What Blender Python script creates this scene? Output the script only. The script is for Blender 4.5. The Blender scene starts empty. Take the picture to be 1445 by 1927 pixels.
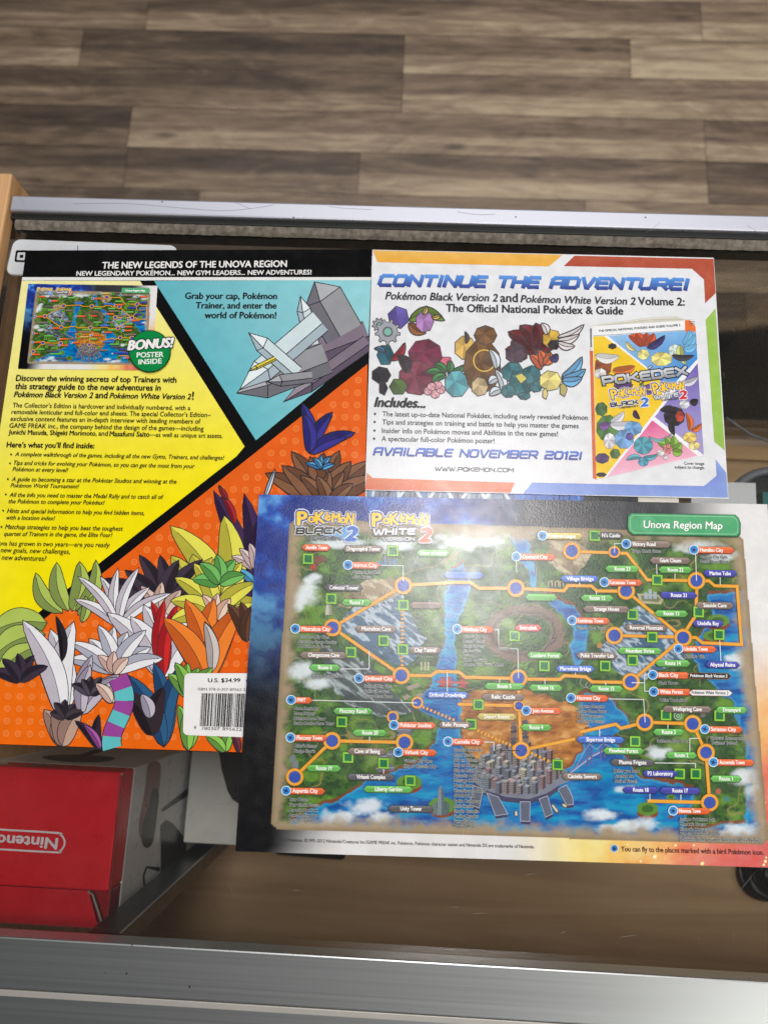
import bpy, math, random
import numpy as np
from mathutils import Vector, Matrix
from mathutils.geometry import tessellate_polygon

random.seed(7)
rng = np.random.default_rng(7)
SC = bpy.context.scene
COL = SC.collection

# ------------------------------------------------------------------ camera
F_PX, PW, PH = 1400.0, 1445.0, 1927.0
CX, CY = PW / 2, PH / 2
CAM_Z = 0.45                        # lens height above the glass top (z = 0)
NADIR, YAW = (755.0, 1268.0), -0.046
_d = np.array([(NADIR[0] - CX) / F_PX, (NADIR[1] - CY) / F_PX, 1.0]); _d /= np.linalg.norm(_d)
_Z = -_d
_e1 = np.array([1.0, 0, 0]); _e1 -= _e1.dot(_d) * _d; _e1 /= np.linalg.norm(_e1)
_e2 = np.cross(_Z, _e1)
_X = math.cos(YAW) * _e1 + math.sin(YAW) * _e2
_Y = np.cross(_Z, _X)
M_CW = np.array([_X, _Y, _Z])       # camera axes (x right, y down, z forward) to world

cam = bpy.data.cameras.new('camera')
cam.sensor_fit = 'VERTICAL'; cam.sensor_height = 9.8; cam.sensor_width = 7.35
cam.lens = F_PX / PH * 9.8
cam.clip_start = 0.01; cam.clip_end = 60
cam.dof.use_dof = True; cam.dof.focus_distance = 0.437; cam.dof.aperture_fstop = 2.3
cam_ob = bpy.data.objects.new('camera', cam); COL.objects.link(cam_ob)
_rot = np.stack([M_CW @ [1, 0, 0], M_CW @ [0, -1, 0], M_CW @ [0, 0, -1]], axis=1)
_m4 = Matrix([list(_rot[0]) + [0], list(_rot[1]) + [0], list(_rot[2]) + [CAM_Z], [0, 0, 0, 1]])
cam_ob.matrix_world = _m4
SC.camera = cam_ob

# ------------------------------------------------------------------ light
SC.view_settings.view_transform = 'Standard'
SC.view_settings.look = 'None'
SC.view_settings.exposure = -0.76
SC.view_settings.gamma = 1.0
SC.view_settings.use_curve_mapping = False
world = bpy.data.worlds.new('World'); SC.world = world; world.use_nodes = True
bg = world.node_tree.nodes['Background']
bg.inputs[0].default_value = (0.93, 0.97, 1.0, 1); bg.inputs[1].default_value = 0.17
SC.cycles.max_bounces = 10; SC.cycles.transparent_max_bounces = 24
SC.cycles.use_denoising = True
SC.cycles.denoising_input_passes = 'RGB_ALBEDO_NORMAL'; SC.cycles.denoising_prefilter = 'NONE'

def area(name, loc, size, power, color=(1, 0.98, 0.95), rz=0.0, target=None):
    l = bpy.data.lights.new(name, 'AREA'); l.shape = 'RECTANGLE'
    l.size, l.size_y = size; l.energy = power; l.color = color
    o = bpy.data.objects.new(name, l); COL.objects.link(o); o.location = loc
    o.rotation_euler = (0, 0, rz)
    if target is not None:
        o.rotation_euler = (Vector(target) - Vector(loc)).to_track_quat('-Z', 'Y').to_euler()
    return o
# ceiling troffers of the shop at ceiling height, then one added fill lamp
area('overhead_light', (0.20, 0.42, 2.1), (0.42, 0.60), 36, (1, 0.97, 0.96))
area('overhead_light', (0.15, 2.3, 2.1), (3.2, 0.6), 72, (0.96, 0.97, 1.0))
area('overhead_light', (1.9, 0.10, 2.1), (0.6, 1.2), 34, (1, 0.97, 0.93))

area('overhead_light', (1.75, -1.25, 2.1), (1.5, 0.7), 24, (1, 0.99, 0.96))
area('overhead_light', (1.0, -2.4, 2.1), (1.2, 0.6), 52, (1, 0.99, 0.97))  # added fill, lifts the red carton and the deck from the front
# ------------------------------------------------------------------ pixels to places
CROPS = {'P': (0, 0, 1.0), 'A': (0, 440, 2.007), 'B': (660, 440, 1.841), 'C': (0, 920, 2.779), 'D': (0, 1380, 2.779),
         'E': (440, 900, 2.779), 'F': (930, 920, 2.806), 'G': (440, 1250, 2.779), 'H': (930, 1250, 2.806),
         'K': (1100, 580, 5.8375), 'L': (0, 430, 6.64), 'M': (540, 945, 4.817), 'S': (360, 1580, 1.3318)}
def px(crop, x, y):
    ox, oy, s = CROPS[crop]
    return ox + x / s, oy + y / s
def un(x, y, z):
    """the point of the horizontal plane at height z seen at photo pixel x, y"""
    r = M_CW @ np.array([(x - CX) / F_PX, (y - CY) / F_PX, 1.0])
    k = -(CAM_Z - z) / r[2]
    return np.array([r[0] * k, r[1] * k])
def un_arr(x, y, z):
    r = np.stack([(x - CX) / F_PX, (y - CY) / F_PX, np.ones_like(x)], -1) @ M_CW.T
    k = -(CAM_Z - z) / r[..., 2]
    return r[..., 0] * k, r[..., 1] * k
def homography(src, dst):
    A = []
    for (x, y), (u, v) in zip(src, dst):
        A.append([x, y, 1, 0, 0, 0, -u * x, -u * y, -u]); A.append([0, 0, 0, x, y, 1, -v * x, -v * y, -v])
    return np.linalg.svd(np.array(A, float))[2][-1].reshape(3, 3)
def happly(Hm, x, y):
    w = Hm[2, 0] * x + Hm[2, 1] * y + Hm[2, 2]
    return (Hm[0, 0] * x + Hm[0, 1] * y + Hm[0, 2]) / w, (Hm[1, 0] * x + Hm[1, 1] * y + Hm[1, 2]) / w

def lin(c):
    """0..255 sRGB to linear"""
    return tuple(((v / 255) / 12.92 if v / 255 <= 0.04045 else ((v / 255 + 0.055) / 1.055) ** 2.4) for v in c[:3])

# ------------------------------------------------------------------ materials
def new_mat(name):
    m = bpy.data.materials.new(name); m.use_nodes = True
    nt = m.node_tree; b = nt.nodes['Principled BSDF']
    return m, nt, b
def nd(nt, typ, **kw):
    n = nt.nodes.new(typ)
    for k, v in kw.items():
        if k.startswith('i_'):
            key = k[2:]; n.inputs[int(key) if key.isdigit() else key].default_value = v
        else: setattr(n, k, v)
    return n
def ramp(nt, stops):
    r = nt.nodes.new('ShaderNodeValToRGB'); e = r.color_ramp.elements
    e[0].position = stops[0][0]; e[0].color = (*stops[0][1], 1)
    e[1].position = stops[-1][0]; e[1].color = (*stops[-1][1], 1)
    for p, c in stops[1:-1]:
        q = e.new(p); q.color = (*c, 1)
    return r

def print_mat(name, rough, bump_scale, bump_strength, spec=0.5, coat=0.0):
    m, nt, b = new_mat(name)
    a = nd(nt, 'ShaderNodeAttribute', attribute_name='Col')
    tc = nd(nt, 'ShaderNodeTexCoord')
    n = nd(nt, 'ShaderNodeTexNoise', i_Scale=bump_scale, i_Detail=3.0)
    nt.links.new(tc.outputs['Object'], n.inputs['Vector'])
    mot = nd(nt, 'ShaderNodeTexNoise', i_Scale=bump_scale * 0.12, i_Detail=6.0)
    nt.links.new(tc.outputs['Object'], mot.inputs['Vector'])
    hs = nd(nt, 'ShaderNodeHueSaturation')
    mr = nd(nt, 'ShaderNodeMapRange', i_1=0.3, i_2=0.7, i_3=0.95, i_4=1.04)
    nt.links.new(mot.outputs['Fac'], mr.inputs[0]); nt.links.new(mr.outputs[0], hs.inputs['Value'])
    nt.links.new(a.outputs['Color'], hs.inputs['Color']); nt.links.new(hs.outputs[0], b.inputs['Base Color'])
    bp = nd(nt, 'ShaderNodeBump', i_Strength=bump_strength, i_Distance=0.0004)
    nt.links.new(n.outputs['Fac'], bp.inputs['Height']); nt.links.new(bp.outputs[0], b.inputs['Normal'])
    rr = nd(nt, 'ShaderNodeMapRange', i_1=0.3, i_2=0.7, i_3=rough - 0.04, i_4=rough + 0.05)
    nt.links.new(mot.outputs['Fac'], rr.inputs[0]); nt.links.new(rr.outputs[0], b.inputs['Roughness'])
    b.inputs['Specular IOR Level'].default_value = spec
    return m
MAT_BOOK = print_mat('laminated_cover', 0.15, 900, 0.02, spec=0.25)
MAT_FLYER = print_mat('flyer_card', 0.25, 1100, 0.10)
MAT_MAP = print_mat('poster_card', 0.25, 900, 0.16, spec=0.6)
MAT_BOX = print_mat('carton_print', 0.3, 700, 0.08)

def simple_mat(name, c, rough=0.5, metal=0.0, noise=0.0, nscale=60, spec=0.5):
    m, nt, b = new_mat(name)
    b.inputs['Roughness'].default_value = rough; b.inputs['Metallic'].default_value = metal
    b.inputs['Specular IOR Level'].default_value = spec
    l = lin(c)
    tc = nd(nt, 'ShaderNodeTexCoord')
    n = nd(nt, 'ShaderNodeTexNoise', i_Scale=nscale, i_Detail=6.0)
    nt.links.new(tc.outputs['Object'], n.inputs['Vector'])
    k = max(noise, 0.04)
    r = ramp(nt, [(0.3, tuple(v * (1 - k) for v in l)), (0.7, tuple(min(1, v * (1 + k)) for v in l))])
    nt.links.new(n.outputs['Fac'], r.inputs[0]); nt.links.new(r.outputs[0], b.inputs['Base Color'])
    return m

def wood_mat(name, dark, mid, light, along='X', scale=1.0, rough=0.45, attr=False):
    m, nt, b = new_mat(name)
    tc = nd(nt, 'ShaderNodeTexCoord')
    s = (4.0, 60.0, 60.0) if along == 'X' else (60.0, 4.0, 60.0)
    mp = nd(nt, 'ShaderNodeMapping'); mp.inputs['Scale'].default_value = tuple(v * scale for v in s)
    nt.links.new(tc.outputs['Object'], mp.inputs['Vector'])
    n = nd(nt, 'ShaderNodeTexNoise', i_Scale=1.0, i_Detail=8.0, i_Roughness=0.62, i_Distortion=0.6)
    nt.links.new(mp.outputs[0], n.inputs['Vector'])
    r = ramp(nt, [(0.28, dark), (0.5, mid), (0.72, light)])
    nt.links.new(n.outputs['Fac'], r.inputs[0]); nt.links.new(r.outputs[0], b.inputs['Base Color'])
    b.inputs['Roughness'].default_value = rough
    bp = nd(nt, 'ShaderNodeBump', i_Strength=0.08, i_Distance=0.0005)
    nt.links.new(n.outputs['Fac'], bp.inputs['Height']); nt.links.new(bp.outputs[0], b.inputs['Normal'])
    return m

def floor_mat():
    m, nt, b = new_mat('vinyl_plank')
    tc = nd(nt, 'ShaderNodeTexCoord')
    tone = nd(nt, 'ShaderNodeAttribute', attribute_name='Col')
    sep = nd(nt, 'ShaderNodeSeparateColor'); nt.links.new(tone.outputs['Color'], sep.inputs[0])
    off = nd(nt, 'ShaderNodeCombineXYZ')
    mul = nd(nt, 'ShaderNodeMath', operation='MULTIPLY', i_1=37.0); nt.links.new(sep.outputs[1], mul.inputs[0])
    nt.links.new(mul.outputs[0], off.inputs[0]); nt.links.new(mul.outputs[0], off.inputs[2])
    add = nd(nt, 'ShaderNodeVectorMath', operation='ADD')
    nt.links.new(tc.outputs['Object'], add.inputs[0]); nt.links.new(off.outputs[0], add.inputs[1])
    def grain(sx, sy, det, dist, rough=0.6):
        mp = nd(nt, 'ShaderNodeMapping'); mp.inputs['Scale'].default_value = (sx, sy, 1)
        nt.links.new(add.outputs[0], mp.inputs['Vector'])
        n = nd(nt, 'ShaderNodeTexNoise', i_Scale=1.0, i_Detail=det, i_Distortion=dist, i_Roughness=rough)
        nt.links.new(mp.outputs[0], n.inputs['Vector']); return n
    g1 = grain(2.2, 20, 4, 0.8); g2 = grain(7, 190, 7, 1.2, 0.75); g3 = grain(5, 16, 3, 2.5)
    # strip across the plank : dark upper half, paler lower half
    def mth(op, a, bb=None):
        n = nd(nt, 'ShaderNodeMath', operation=op)
        for i, v in enumerate((a, bb)):
            if v is None: continue
            if isinstance(v, (int, float)): n.inputs[i].default_value = v
            else: nt.links.new(v, n.inputs[i])
        return n.outputs[0]
    v = mth('MULTIPLY', sep.outputs[0], 0.75)
    v = mth('ADD', v, mth('MULTIPLY', g1.outputs['Fac'], 0.62))
    v = mth('ADD', v, mth('MULTIPLY', mth('SUBTRACT', g2.outputs['Fac'], 0.5), 0.52))
    v = mth('ADD', v, mth('MULTIPLY', mth('SUBTRACT', g3.outputs['Fac'], 0.5), 0.34))
    st = nd(nt, 'ShaderNodeMapRange', i_1=0.42, i_2=0.5, i_3=0.075, i_4=-0.075); nt.links.new(mth('ADD', sep.outputs[2], mth('MULTIPLY', mth('SUBTRACT', g1.outputs['Fac'], 0.5), 0.5)), st.inputs[0])
    v = mth('ADD', v, st.outputs[0])
    r = ramp(nt, [(0.30, lin((70, 56, 45))), (0.48, lin((100, 82, 66))), (0.66, lin((146, 124, 101))), (0.88, lin((204, 182, 150)))])
    nt.links.new(v, r.inputs[0])
    # knots
    vo = nd(nt, 'ShaderNodeTexVoronoi', i_Scale=1.0); mpk = nd(nt, 'ShaderNodeMapping'); mpk.inputs['Scale'].default_value = (2.6, 8.5, 1)
    nt.links.new(add.outputs[0], mpk.inputs['Vector']); nt.links.new(mpk.outputs[0], vo.inputs['Vector'])
    kn = nd(nt, 'ShaderNodeMapRange', i_1=0.03, i_2=0.09, i_3=0.45, i_4=1.0); nt.links.new(vo.outputs['Distance'], kn.inputs[0])
    mx = nd(nt, 'ShaderNodeMix', data_type='RGBA', blend_type='MULTIPLY', i_0=1.0)
    nt.links.new(r.outputs[0], mx.inputs[6]); nt.links.new(kn.outputs[0], mx.inputs[7])
    nt.links.new(mx.outputs[2], b.inputs['Base Color'])
    b.inputs['Roughness'].default_value = 0.42
    bp = nd(nt, 'ShaderNodeBump', i_Strength=0.12, i_Distance=0.001); nt.links.new(g2.outputs['Fac'], bp.inputs['Height'])
    nt.links.new(bp.outputs[0], b.inputs['Normal'])
    return m

def alu_mat(name, base, rough, aniso_scale=(2, 500, 500), specks=True):
    m, nt, b = new_mat(name)
    b.inputs['Metallic'].default_value = 1.0
    tc = nd(nt, 'ShaderNodeTexCoord'); mp = nd(nt, 'ShaderNodeMapping'); mp.inputs['Scale'].default_value = aniso_scale
    nt.links.new(tc.outputs['Object'], mp.inputs['Vector'])
    n = nd(nt, 'ShaderNodeTexNoise', i_Scale=1.0, i_Detail=5.0); nt.links.new(mp.outputs[0], n.inputs['Vector'])
    l = lin(base)
    r = ramp(nt, [(0.3, tuple(v * 0.955 for v in l)), (0.7, l)])
    nt.links.new(n.outputs['Fac'], r.inputs[0])
    vo = nd(nt, 'ShaderNodeTexVoronoi', i_Scale=95.0); nt.links.new(tc.outputs['Object'], vo.inputs['Vector'])
    kn = nd(nt, 'ShaderNodeMapRange', i_1=0.04, i_2=0.08, i_3=0.25, i_4=1.0); nt.links.new(vo.outputs['Distance'], kn.inputs[0])
    nz = nd(nt, 'ShaderNodeTexNoise', i_Scale=9.0); nt.links.new(tc.outputs['Object'], nz.inputs['Vector'])
    th = nd(nt, 'ShaderNodeMath', operation='LESS_THAN', i_1=0.5); nt.links.new(nz.outputs['Fac'], th.inputs[0])
    mxx = nd(nt, 'ShaderNodeMath', operation='MAXIMUM'); nt.links.new(th.outputs[0], mxx.inputs[0]); nt.links.new(kn.outputs[0], mxx.inputs[1])
    mx = nd(nt, 'ShaderNodeMix', data_type='RGBA', blend_type='MULTIPLY', i_0=1.0)
    nt.links.new(r.outputs[0], mx.inputs[6]); nt.links.new((mxx if specks else kn).outputs[0], mx.inputs[7])
    nt.links.new(mx.outputs[2], b.inputs['Base Color'])
    rr = nd(nt, 'ShaderNodeMapRange', i_1=0.3, i_2=0.7, i_3=rough - 0.015, i_4=rough + 0.02)
    nt.links.new(n.outputs['Fac'], rr.inputs[0]); nt.links.new(rr.outputs[0], b.inputs['Roughness'])
    return m

def glass_mat(name, tint=(0.975, 0.985, 0.975), ior=1.5):
    m = bpy.data.materials.new(name); m.use_nodes = True; nt = m.node_tree
    for n in list(nt.nodes):
        if n.type != 'OUTPUT_MATERIAL': nt.nodes.remove(n)
    out = nt.nodes[0]
    tr = nd(nt, 'ShaderNodeBsdfTransparent'); tr.inputs[0].default_value = (*tint, 1)
    gl = nd(nt, 'ShaderNodeBsdfGlossy'); gl.inputs['Roughness'].default_value = 0.03
    fr = nd(nt, 'ShaderNodeFresnel', i_IOR=ior); mx = nd(nt, 'ShaderNodeMixShader')
    nt.links.new(fr.outputs[0], mx.inputs[0]); nt.links.new(tr.outputs[0], mx.inputs[1]); nt.links.new(gl.outputs[0], mx.inputs[2])
    # a little dust film on the pane
    df = nd(nt, 'ShaderNodeBsdfDiffuse'); df.inputs[0].default_value = (0.5, 0.48, 0.45, 1)
    tc = nd(nt, 'ShaderNodeTexCoord'); nz = nd(nt, 'ShaderNodeTexNoise', i_Scale=14.0, i_Detail=6.0)
    nt.links.new(tc.outputs['Object'], nz.inputs['Vector'])
    mr = nd(nt, 'ShaderNodeMapRange', i_1=0.35, i_2=0.7, i_3=0.001, i_4=0.010); nt.links.new(nz.outputs['Fac'], mr.inputs[0])
    m2 = nd(nt, 'ShaderNodeMixShader'); nt.links.new(mr.outputs[0], m2.inputs[0]); nt.links.new(mx.outputs[0], m2.inputs[1]); nt.links.new(df.outputs[0], m2.inputs[2])
    nt.links.new(m2.outputs[0], out.inputs['Surface'])
    return m

MAT_FLOOR = floor_mat()
MAT_ALU = alu_mat('brushed_aluminium', (190, 192, 190), 0.34)
MAT_ALU_WHITE = alu_mat('satin_aluminium', (196, 196, 204), 0.5)
MAT_STEEL_EDGE = simple_mat('pale_metal_edge', (176, 172, 164), 0.45, 0.35)  # pale, mostly diffuse metal for the edge strips
MAT_BEECH = wood_mat('beech_veneer', lin((176, 128, 82)), lin((205, 158, 108)), lin((222, 180, 130)), 'Y', 1.0)
MAT_DECK = wood_mat('deck_veneer', lin((158, 126, 90)), lin((186, 152, 112)), lin((204, 172, 132)), 'X', 0.5, 0.5)
MAT_DECK_LIGHT = wood_mat('pine_batten', lin((160, 124, 82)), lin((190, 152, 104)), lin((206, 170, 122)), 'X', 0.9, 0.5)
MAT_GLASS = glass_mat('counter_glass')
MAT_PANE = glass_mat('rear_pane_glass', (0.74, 0.71, 0.67), 1.1)
MAT_GASKET = simple_mat('black_gasket', (18, 18, 17), 0.6)
MAT_DUST = simple_mat('dusty_felt', (112, 104, 92), 0.95, 0, 0.45, 260)
MAT_DUST_DARK = simple_mat('grimy_track', (74, 68, 60), 0.7, 0, 0.35, 180)
MAT_WHITE_PLASTIC = simple_mat('white_plastic', (208, 210, 212), 0.35)
MAT_GREY_PLASTIC = simple_mat('grey_plastic', (224, 225, 229), 0.4)
MAT_BLACK = simple_mat('black_plastic', (13, 13, 15), 0.3)
MAT_BLACK_INK = simple_mat('black_ink', (12, 12, 13), 0.2, spec=0.25)
MAT_CABLE = simple_mat('black_rubber', (14, 14, 15), 0.38)
MAT_RIM = simple_mat('grey_rim', (104, 107, 116), 0.35)
MAT_TEAL = simple_mat('teal_plastic', (28, 110, 108), 0.35)
MAT_CARD = simple_mat('bare_card', (196, 188, 176), 0.8, 0, 0.1, 400)
MAT_PAPER = simple_mat('page_block', (228, 222, 208), 0.8, 0, 0.06, 300)
MAT_SHEET_MAP = simple_mat('poster_back', (226, 224, 222), 0.45)
MAT_POST = simple_mat('black_standard', (24, 23, 23), 0.35, 0.2, 0.3, 120)
MAT_POST_TAN = simple_mat('tan_standard_side', (116, 96, 74), 0.45, 0.3, 0.15, 60)
MAT_SCRATCH_DARK = simple_mat('rail_scratch', (120, 120, 124), 0.6)
MAT_SCRATCH = simple_mat('glass_scratch', (150, 146, 140), 0.5)

# ------------------------------------------------------------------ object helpers
def tag(o, label=None, cat=None, group=None, kind=None):
    if label: o['label'] = label
    if cat: o['category'] = cat
    if group: o['group'] = group
    if kind: o['kind'] = kind
    return o
def thing(name, label, cat, loc=(0, 0, 0), group=None):
    o = bpy.data.objects.new(name, None); COL.objects.link(o); o.location = loc
    o.empty_display_size = 0.02
    return tag(o, label, cat, group)
def link(name, me, parent=None):
    o = bpy.data.objects.new(name, me); COL.objects.link(o)
    if parent is not None:
        o.parent = parent
        if parent.type == 'EMPTY': o.matrix_parent_inverse = Matrix.Translation(parent.location).inverted()
    return o
def mesh_obj(name, verts, faces, mat, parent=None, smooth=False, bevel=0.0, seg=2):
    me = bpy.data.meshes.new(name); me.from_pydata([tuple(v) for v in verts], [], [tuple(f) for f in faces]); me.update()
    me.materials.append(mat)
    if smooth:
        for p in me.polygons: p.use_smooth = True
    o = link(name, me, parent)
    if bevel:
        b = o.modifiers.new('bevel', 'BEVEL'); b.width = bevel; b.segments = seg; b.limit_method = 'ANGLE'; b.angle_limit = 0.6
    return o
def prism(name, top, z0, z1, mat, parent=None, bevel=0.0, seg=2):
    """a prism from the plan outline 'top' (list of world x, y) between heights z0 < z1"""
    area2 = sum(top[i][0] * top[(i + 1) % len(top)][1] - top[(i + 1) % len(top)][0] * top[i][1] for i in range(len(top)))
    if area2 < 0: top = top[::-1]
    n = len(top)
    v = [(x, y, z0) for x, y in top] + [(x, y, z1) for x, y in top]
    f = [tuple(range(n - 1, -1, -1)), tuple(range(n, 2 * n))]
    f += [(i, (i + 1) % n, n + (i + 1) % n, n + i) for i in range(n)]
    return mesh_obj(name, v, f, mat, parent, bevel=bevel, seg=seg)
def box(name, x0, x1, y0, y1, z0, z1, mat, parent=None, bevel=0.0, seg=2):
    return prism(name, [(x0, y0), (x1, y0), (x1, y1), (x0, y1)], z0, z1, mat, parent, bevel, seg)
def tube(name, pts, r, mat, parent=None, sides=8, closed=False):
    pts = [Vector(p) for p in pts]; n = len(pts); v = []; f = []
    for i, p in enumerate(pts):
        a = pts[(i - 1) % n] if (closed or i > 0) else p; b = pts[(i + 1) % n] if (closed or i < n - 1) else p
        t = (b - a).normalized(); up = Vector((0, 0, 1)) if abs(t.z) < 0.9 else Vector((1, 0, 0))
        s = t.cross(up).normalized(); u = s.cross(t)
        for k in range(sides):
            an = 2 * math.pi * k / sides; v.append(p + (s * math.cos(an) + u * math.sin(an)) * r)
    for i in range(n if closed else n - 1):
        j = (i + 1) % n
        for k in range(sides):
            f.append((i * sides + k, i * sides + (k + 1) % sides, j * sides + (k + 1) % sides, j * sides + k))
    if not closed:
        f.append(tuple(range(sides - 1, -1, -1))); f.append(tuple((n - 1) * sides + k for k in range(sides)))
    return mesh_obj(name, v, f, mat, parent, smooth=True)
def quad(pts, z):
    return [tuple(un(*px(c, x, y), z)) for c, x, y in pts]
def round_poly(pts, r, seg=5):
    out = []; n = len(pts)
    for i in range(n):
        p, a, b = np.array(pts[i]), np.array(pts[i - 1]), np.array(pts[(i + 1) % n])
        u = (a - p) / np.linalg.norm(a - p); w = (b - p) / np.linalg.norm(b - p)
        for k in range(seg + 1):
            t = k / seg
            out.append(tuple(p + u * r * (1 - t) ** 2 + w * r * t ** 2))
    return out
def smooth_closed(pts, k=5):
    n = len(pts); out = []
    for i in range(n):
        p0, p1, p2, p3 = (np.array(pts[(i + j) % n], float) for j in (-1, 0, 1, 2))
        for s in range(k):
            t = s / k
            out.append(tuple(0.5 * ((2 * p1) + (-p0 + p2) * t + (2 * p0 - 5 * p1 + 4 * p2 - p3) * t * t + (-p0 + 3 * p1 - 3 * p2 + p3) * t ** 3)))
    return out

# ------------------------------------------------------------------ lettering
_glyphs = {}
def glyph(s, shear=0.0):
    key = (s, shear)
    if key not in _glyphs:
        c = bpy.data.curves.new('lettering', 'FONT'); c.body = s; c.size = 1.0; c.shear = shear; c.resolution_u = 3
        o = bpy.data.objects.new('lettering', c)
        me = bpy.data.meshes.new_from_object(o)
        co = np.empty(len(me.vertices) * 3); me.vertices.foreach_get('co', co); co = co.reshape(-1, 3)[:, :2].copy()
        me.calc_loop_triangles()
        tr = np.empty(len(me.loop_triangles) * 3, int); me.loop_triangles.foreach_get('vertices', tr)
        bpy.data.objects.remove(o); bpy.data.meshes.remove(me); bpy.data.curves.remove(c)
        _glyphs[key] = (co, tr.reshape(-1, 3))
    return _glyphs[key]

# a square stroke alphabet (unit height) for the techno headlines
TK = {
 'A': (.95, [[(0, 0), (0, .8), (.2, 1), (.95, 1), (.95, 0)], [(0, .42), (.95, .42)]]),
 'B': (.95, [[(0, 0), (0, 1), (.8, 1), (.95, .86), (.95, .62), (.85, .52), (.95, .42), (.95, .14), (.8, 0), (0, 0)], [(0, .52), (.85, .52)]]),
 'C': (.95, [[(.95, 1), (.18, 1), (0, .84), (0, .16), (.18, 0), (.95, 0)]]),
 'D': (.95, [[(0, 0), (0, 1), (.75, 1), (.95, .82), (.95, .18), (.75, 0), (0, 0)]]),
 'E': (.85, [[(.85, 1), (.15, 1), (0, .86), (0, .14), (.15, 0), (.85, 0)], [(0, .52), (.78, .52)]]),
 'G': (.95, [[(.95, 1), (.18, 1), (0, .84), (0, .16), (.18, 0), (.95, 0), (.95, .5), (.55, .5)]]),
 'H': (.95, [[(0, 0), (0, 1)], [(.95, 0), (.95, 1)], [(0, .52), (.95, .52)]]),
 'I': (.2, [[(.1, 0), (.1, 1)]]),
 'K': (.95, [[(0, 0), (0, 1)], [(.9, 1), (.35, .52), (.95, 0)], [(0, .52), (.35, .52)]]),
 'L': (.85, [[(0, 1), (0, .16), (.16, 0), (.85, 0)]]),
 'M': (1.15, [[(0, 0), (0, 1), (.57, .45), (1.15, 1), (1.15, 0)]]),
 'N': (.95, [[(0, 0), (0, 1), (.95, 0), (.95, 1)]]),
 'O': (.95, [[(.18, 1), (.77, 1), (.95, .84), (.95, .16), (.77, 0), (.18, 0), (0, .16), (0, .84), (.18, 1)]]),
 'P': (.95, [[(0, 0), (0, 1), (.78, 1), (.95, .86), (.95, .54), (.78, .4), (0, .4)]]),
 'R': (.95, [[(0, 0), (0, 1), (.78, 1), (.95, .86), (.95, .56), (.78, .44), (0, .44)], [(.5, .44), (.95, 0)]]),
 'S': (.9, [[(.9, 1), (.15, 1), (0, .86), (0, .62), (.15, .52), (.75, .5), (.9, .4), (.9, .14), (.75, 0), (0, 0)]]),
 'T': (.9, [[(0, 1), (.9, 1)], [(.45, 1), (.45, 0)]]),
 'U': (.95, [[(0, 1), (0, .16), (.18, 0), (.77, 0), (.95, .16), (.95, 1)]]),
 'V': (.95, [[(0, 1), (.42, 0), (.55, 0), (.95, 1)]]),
 'W': (1.35, [[(0, 1), (.28, 0), (.42, 0), (.67, .8), (.93, 0), (1.07, 0), (1.35, 1)]]),
 'X': (.95, [[(0, 0), (.95, 1)], [(0, 1), (.95, 0)]]),
 '0': (.9, [[(.18, 1), (.72, 1), (.9, .84), (.9, .16), (.72, 0), (.18, 0), (0, .16), (0, .84), (.18, 1)]]),
 '1': (.4, [[(0, .85), (.25, 1), (.25, 0)]]),
 '2': (.9, [[(0, 1), (.75, 1), (.9, .86), (.9, .62), (.75, .5), (.15, .5), (0, .38), (0, 0), (.9, 0)]]),
 '!': (.2, [[(.1, 1), (.1, .34)], [(.1, .1), (.1, 0)]]),
 '.': (.2, [[(.05, 0), (.15, 0)]]),
 ' ': (.5, []),
}

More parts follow.
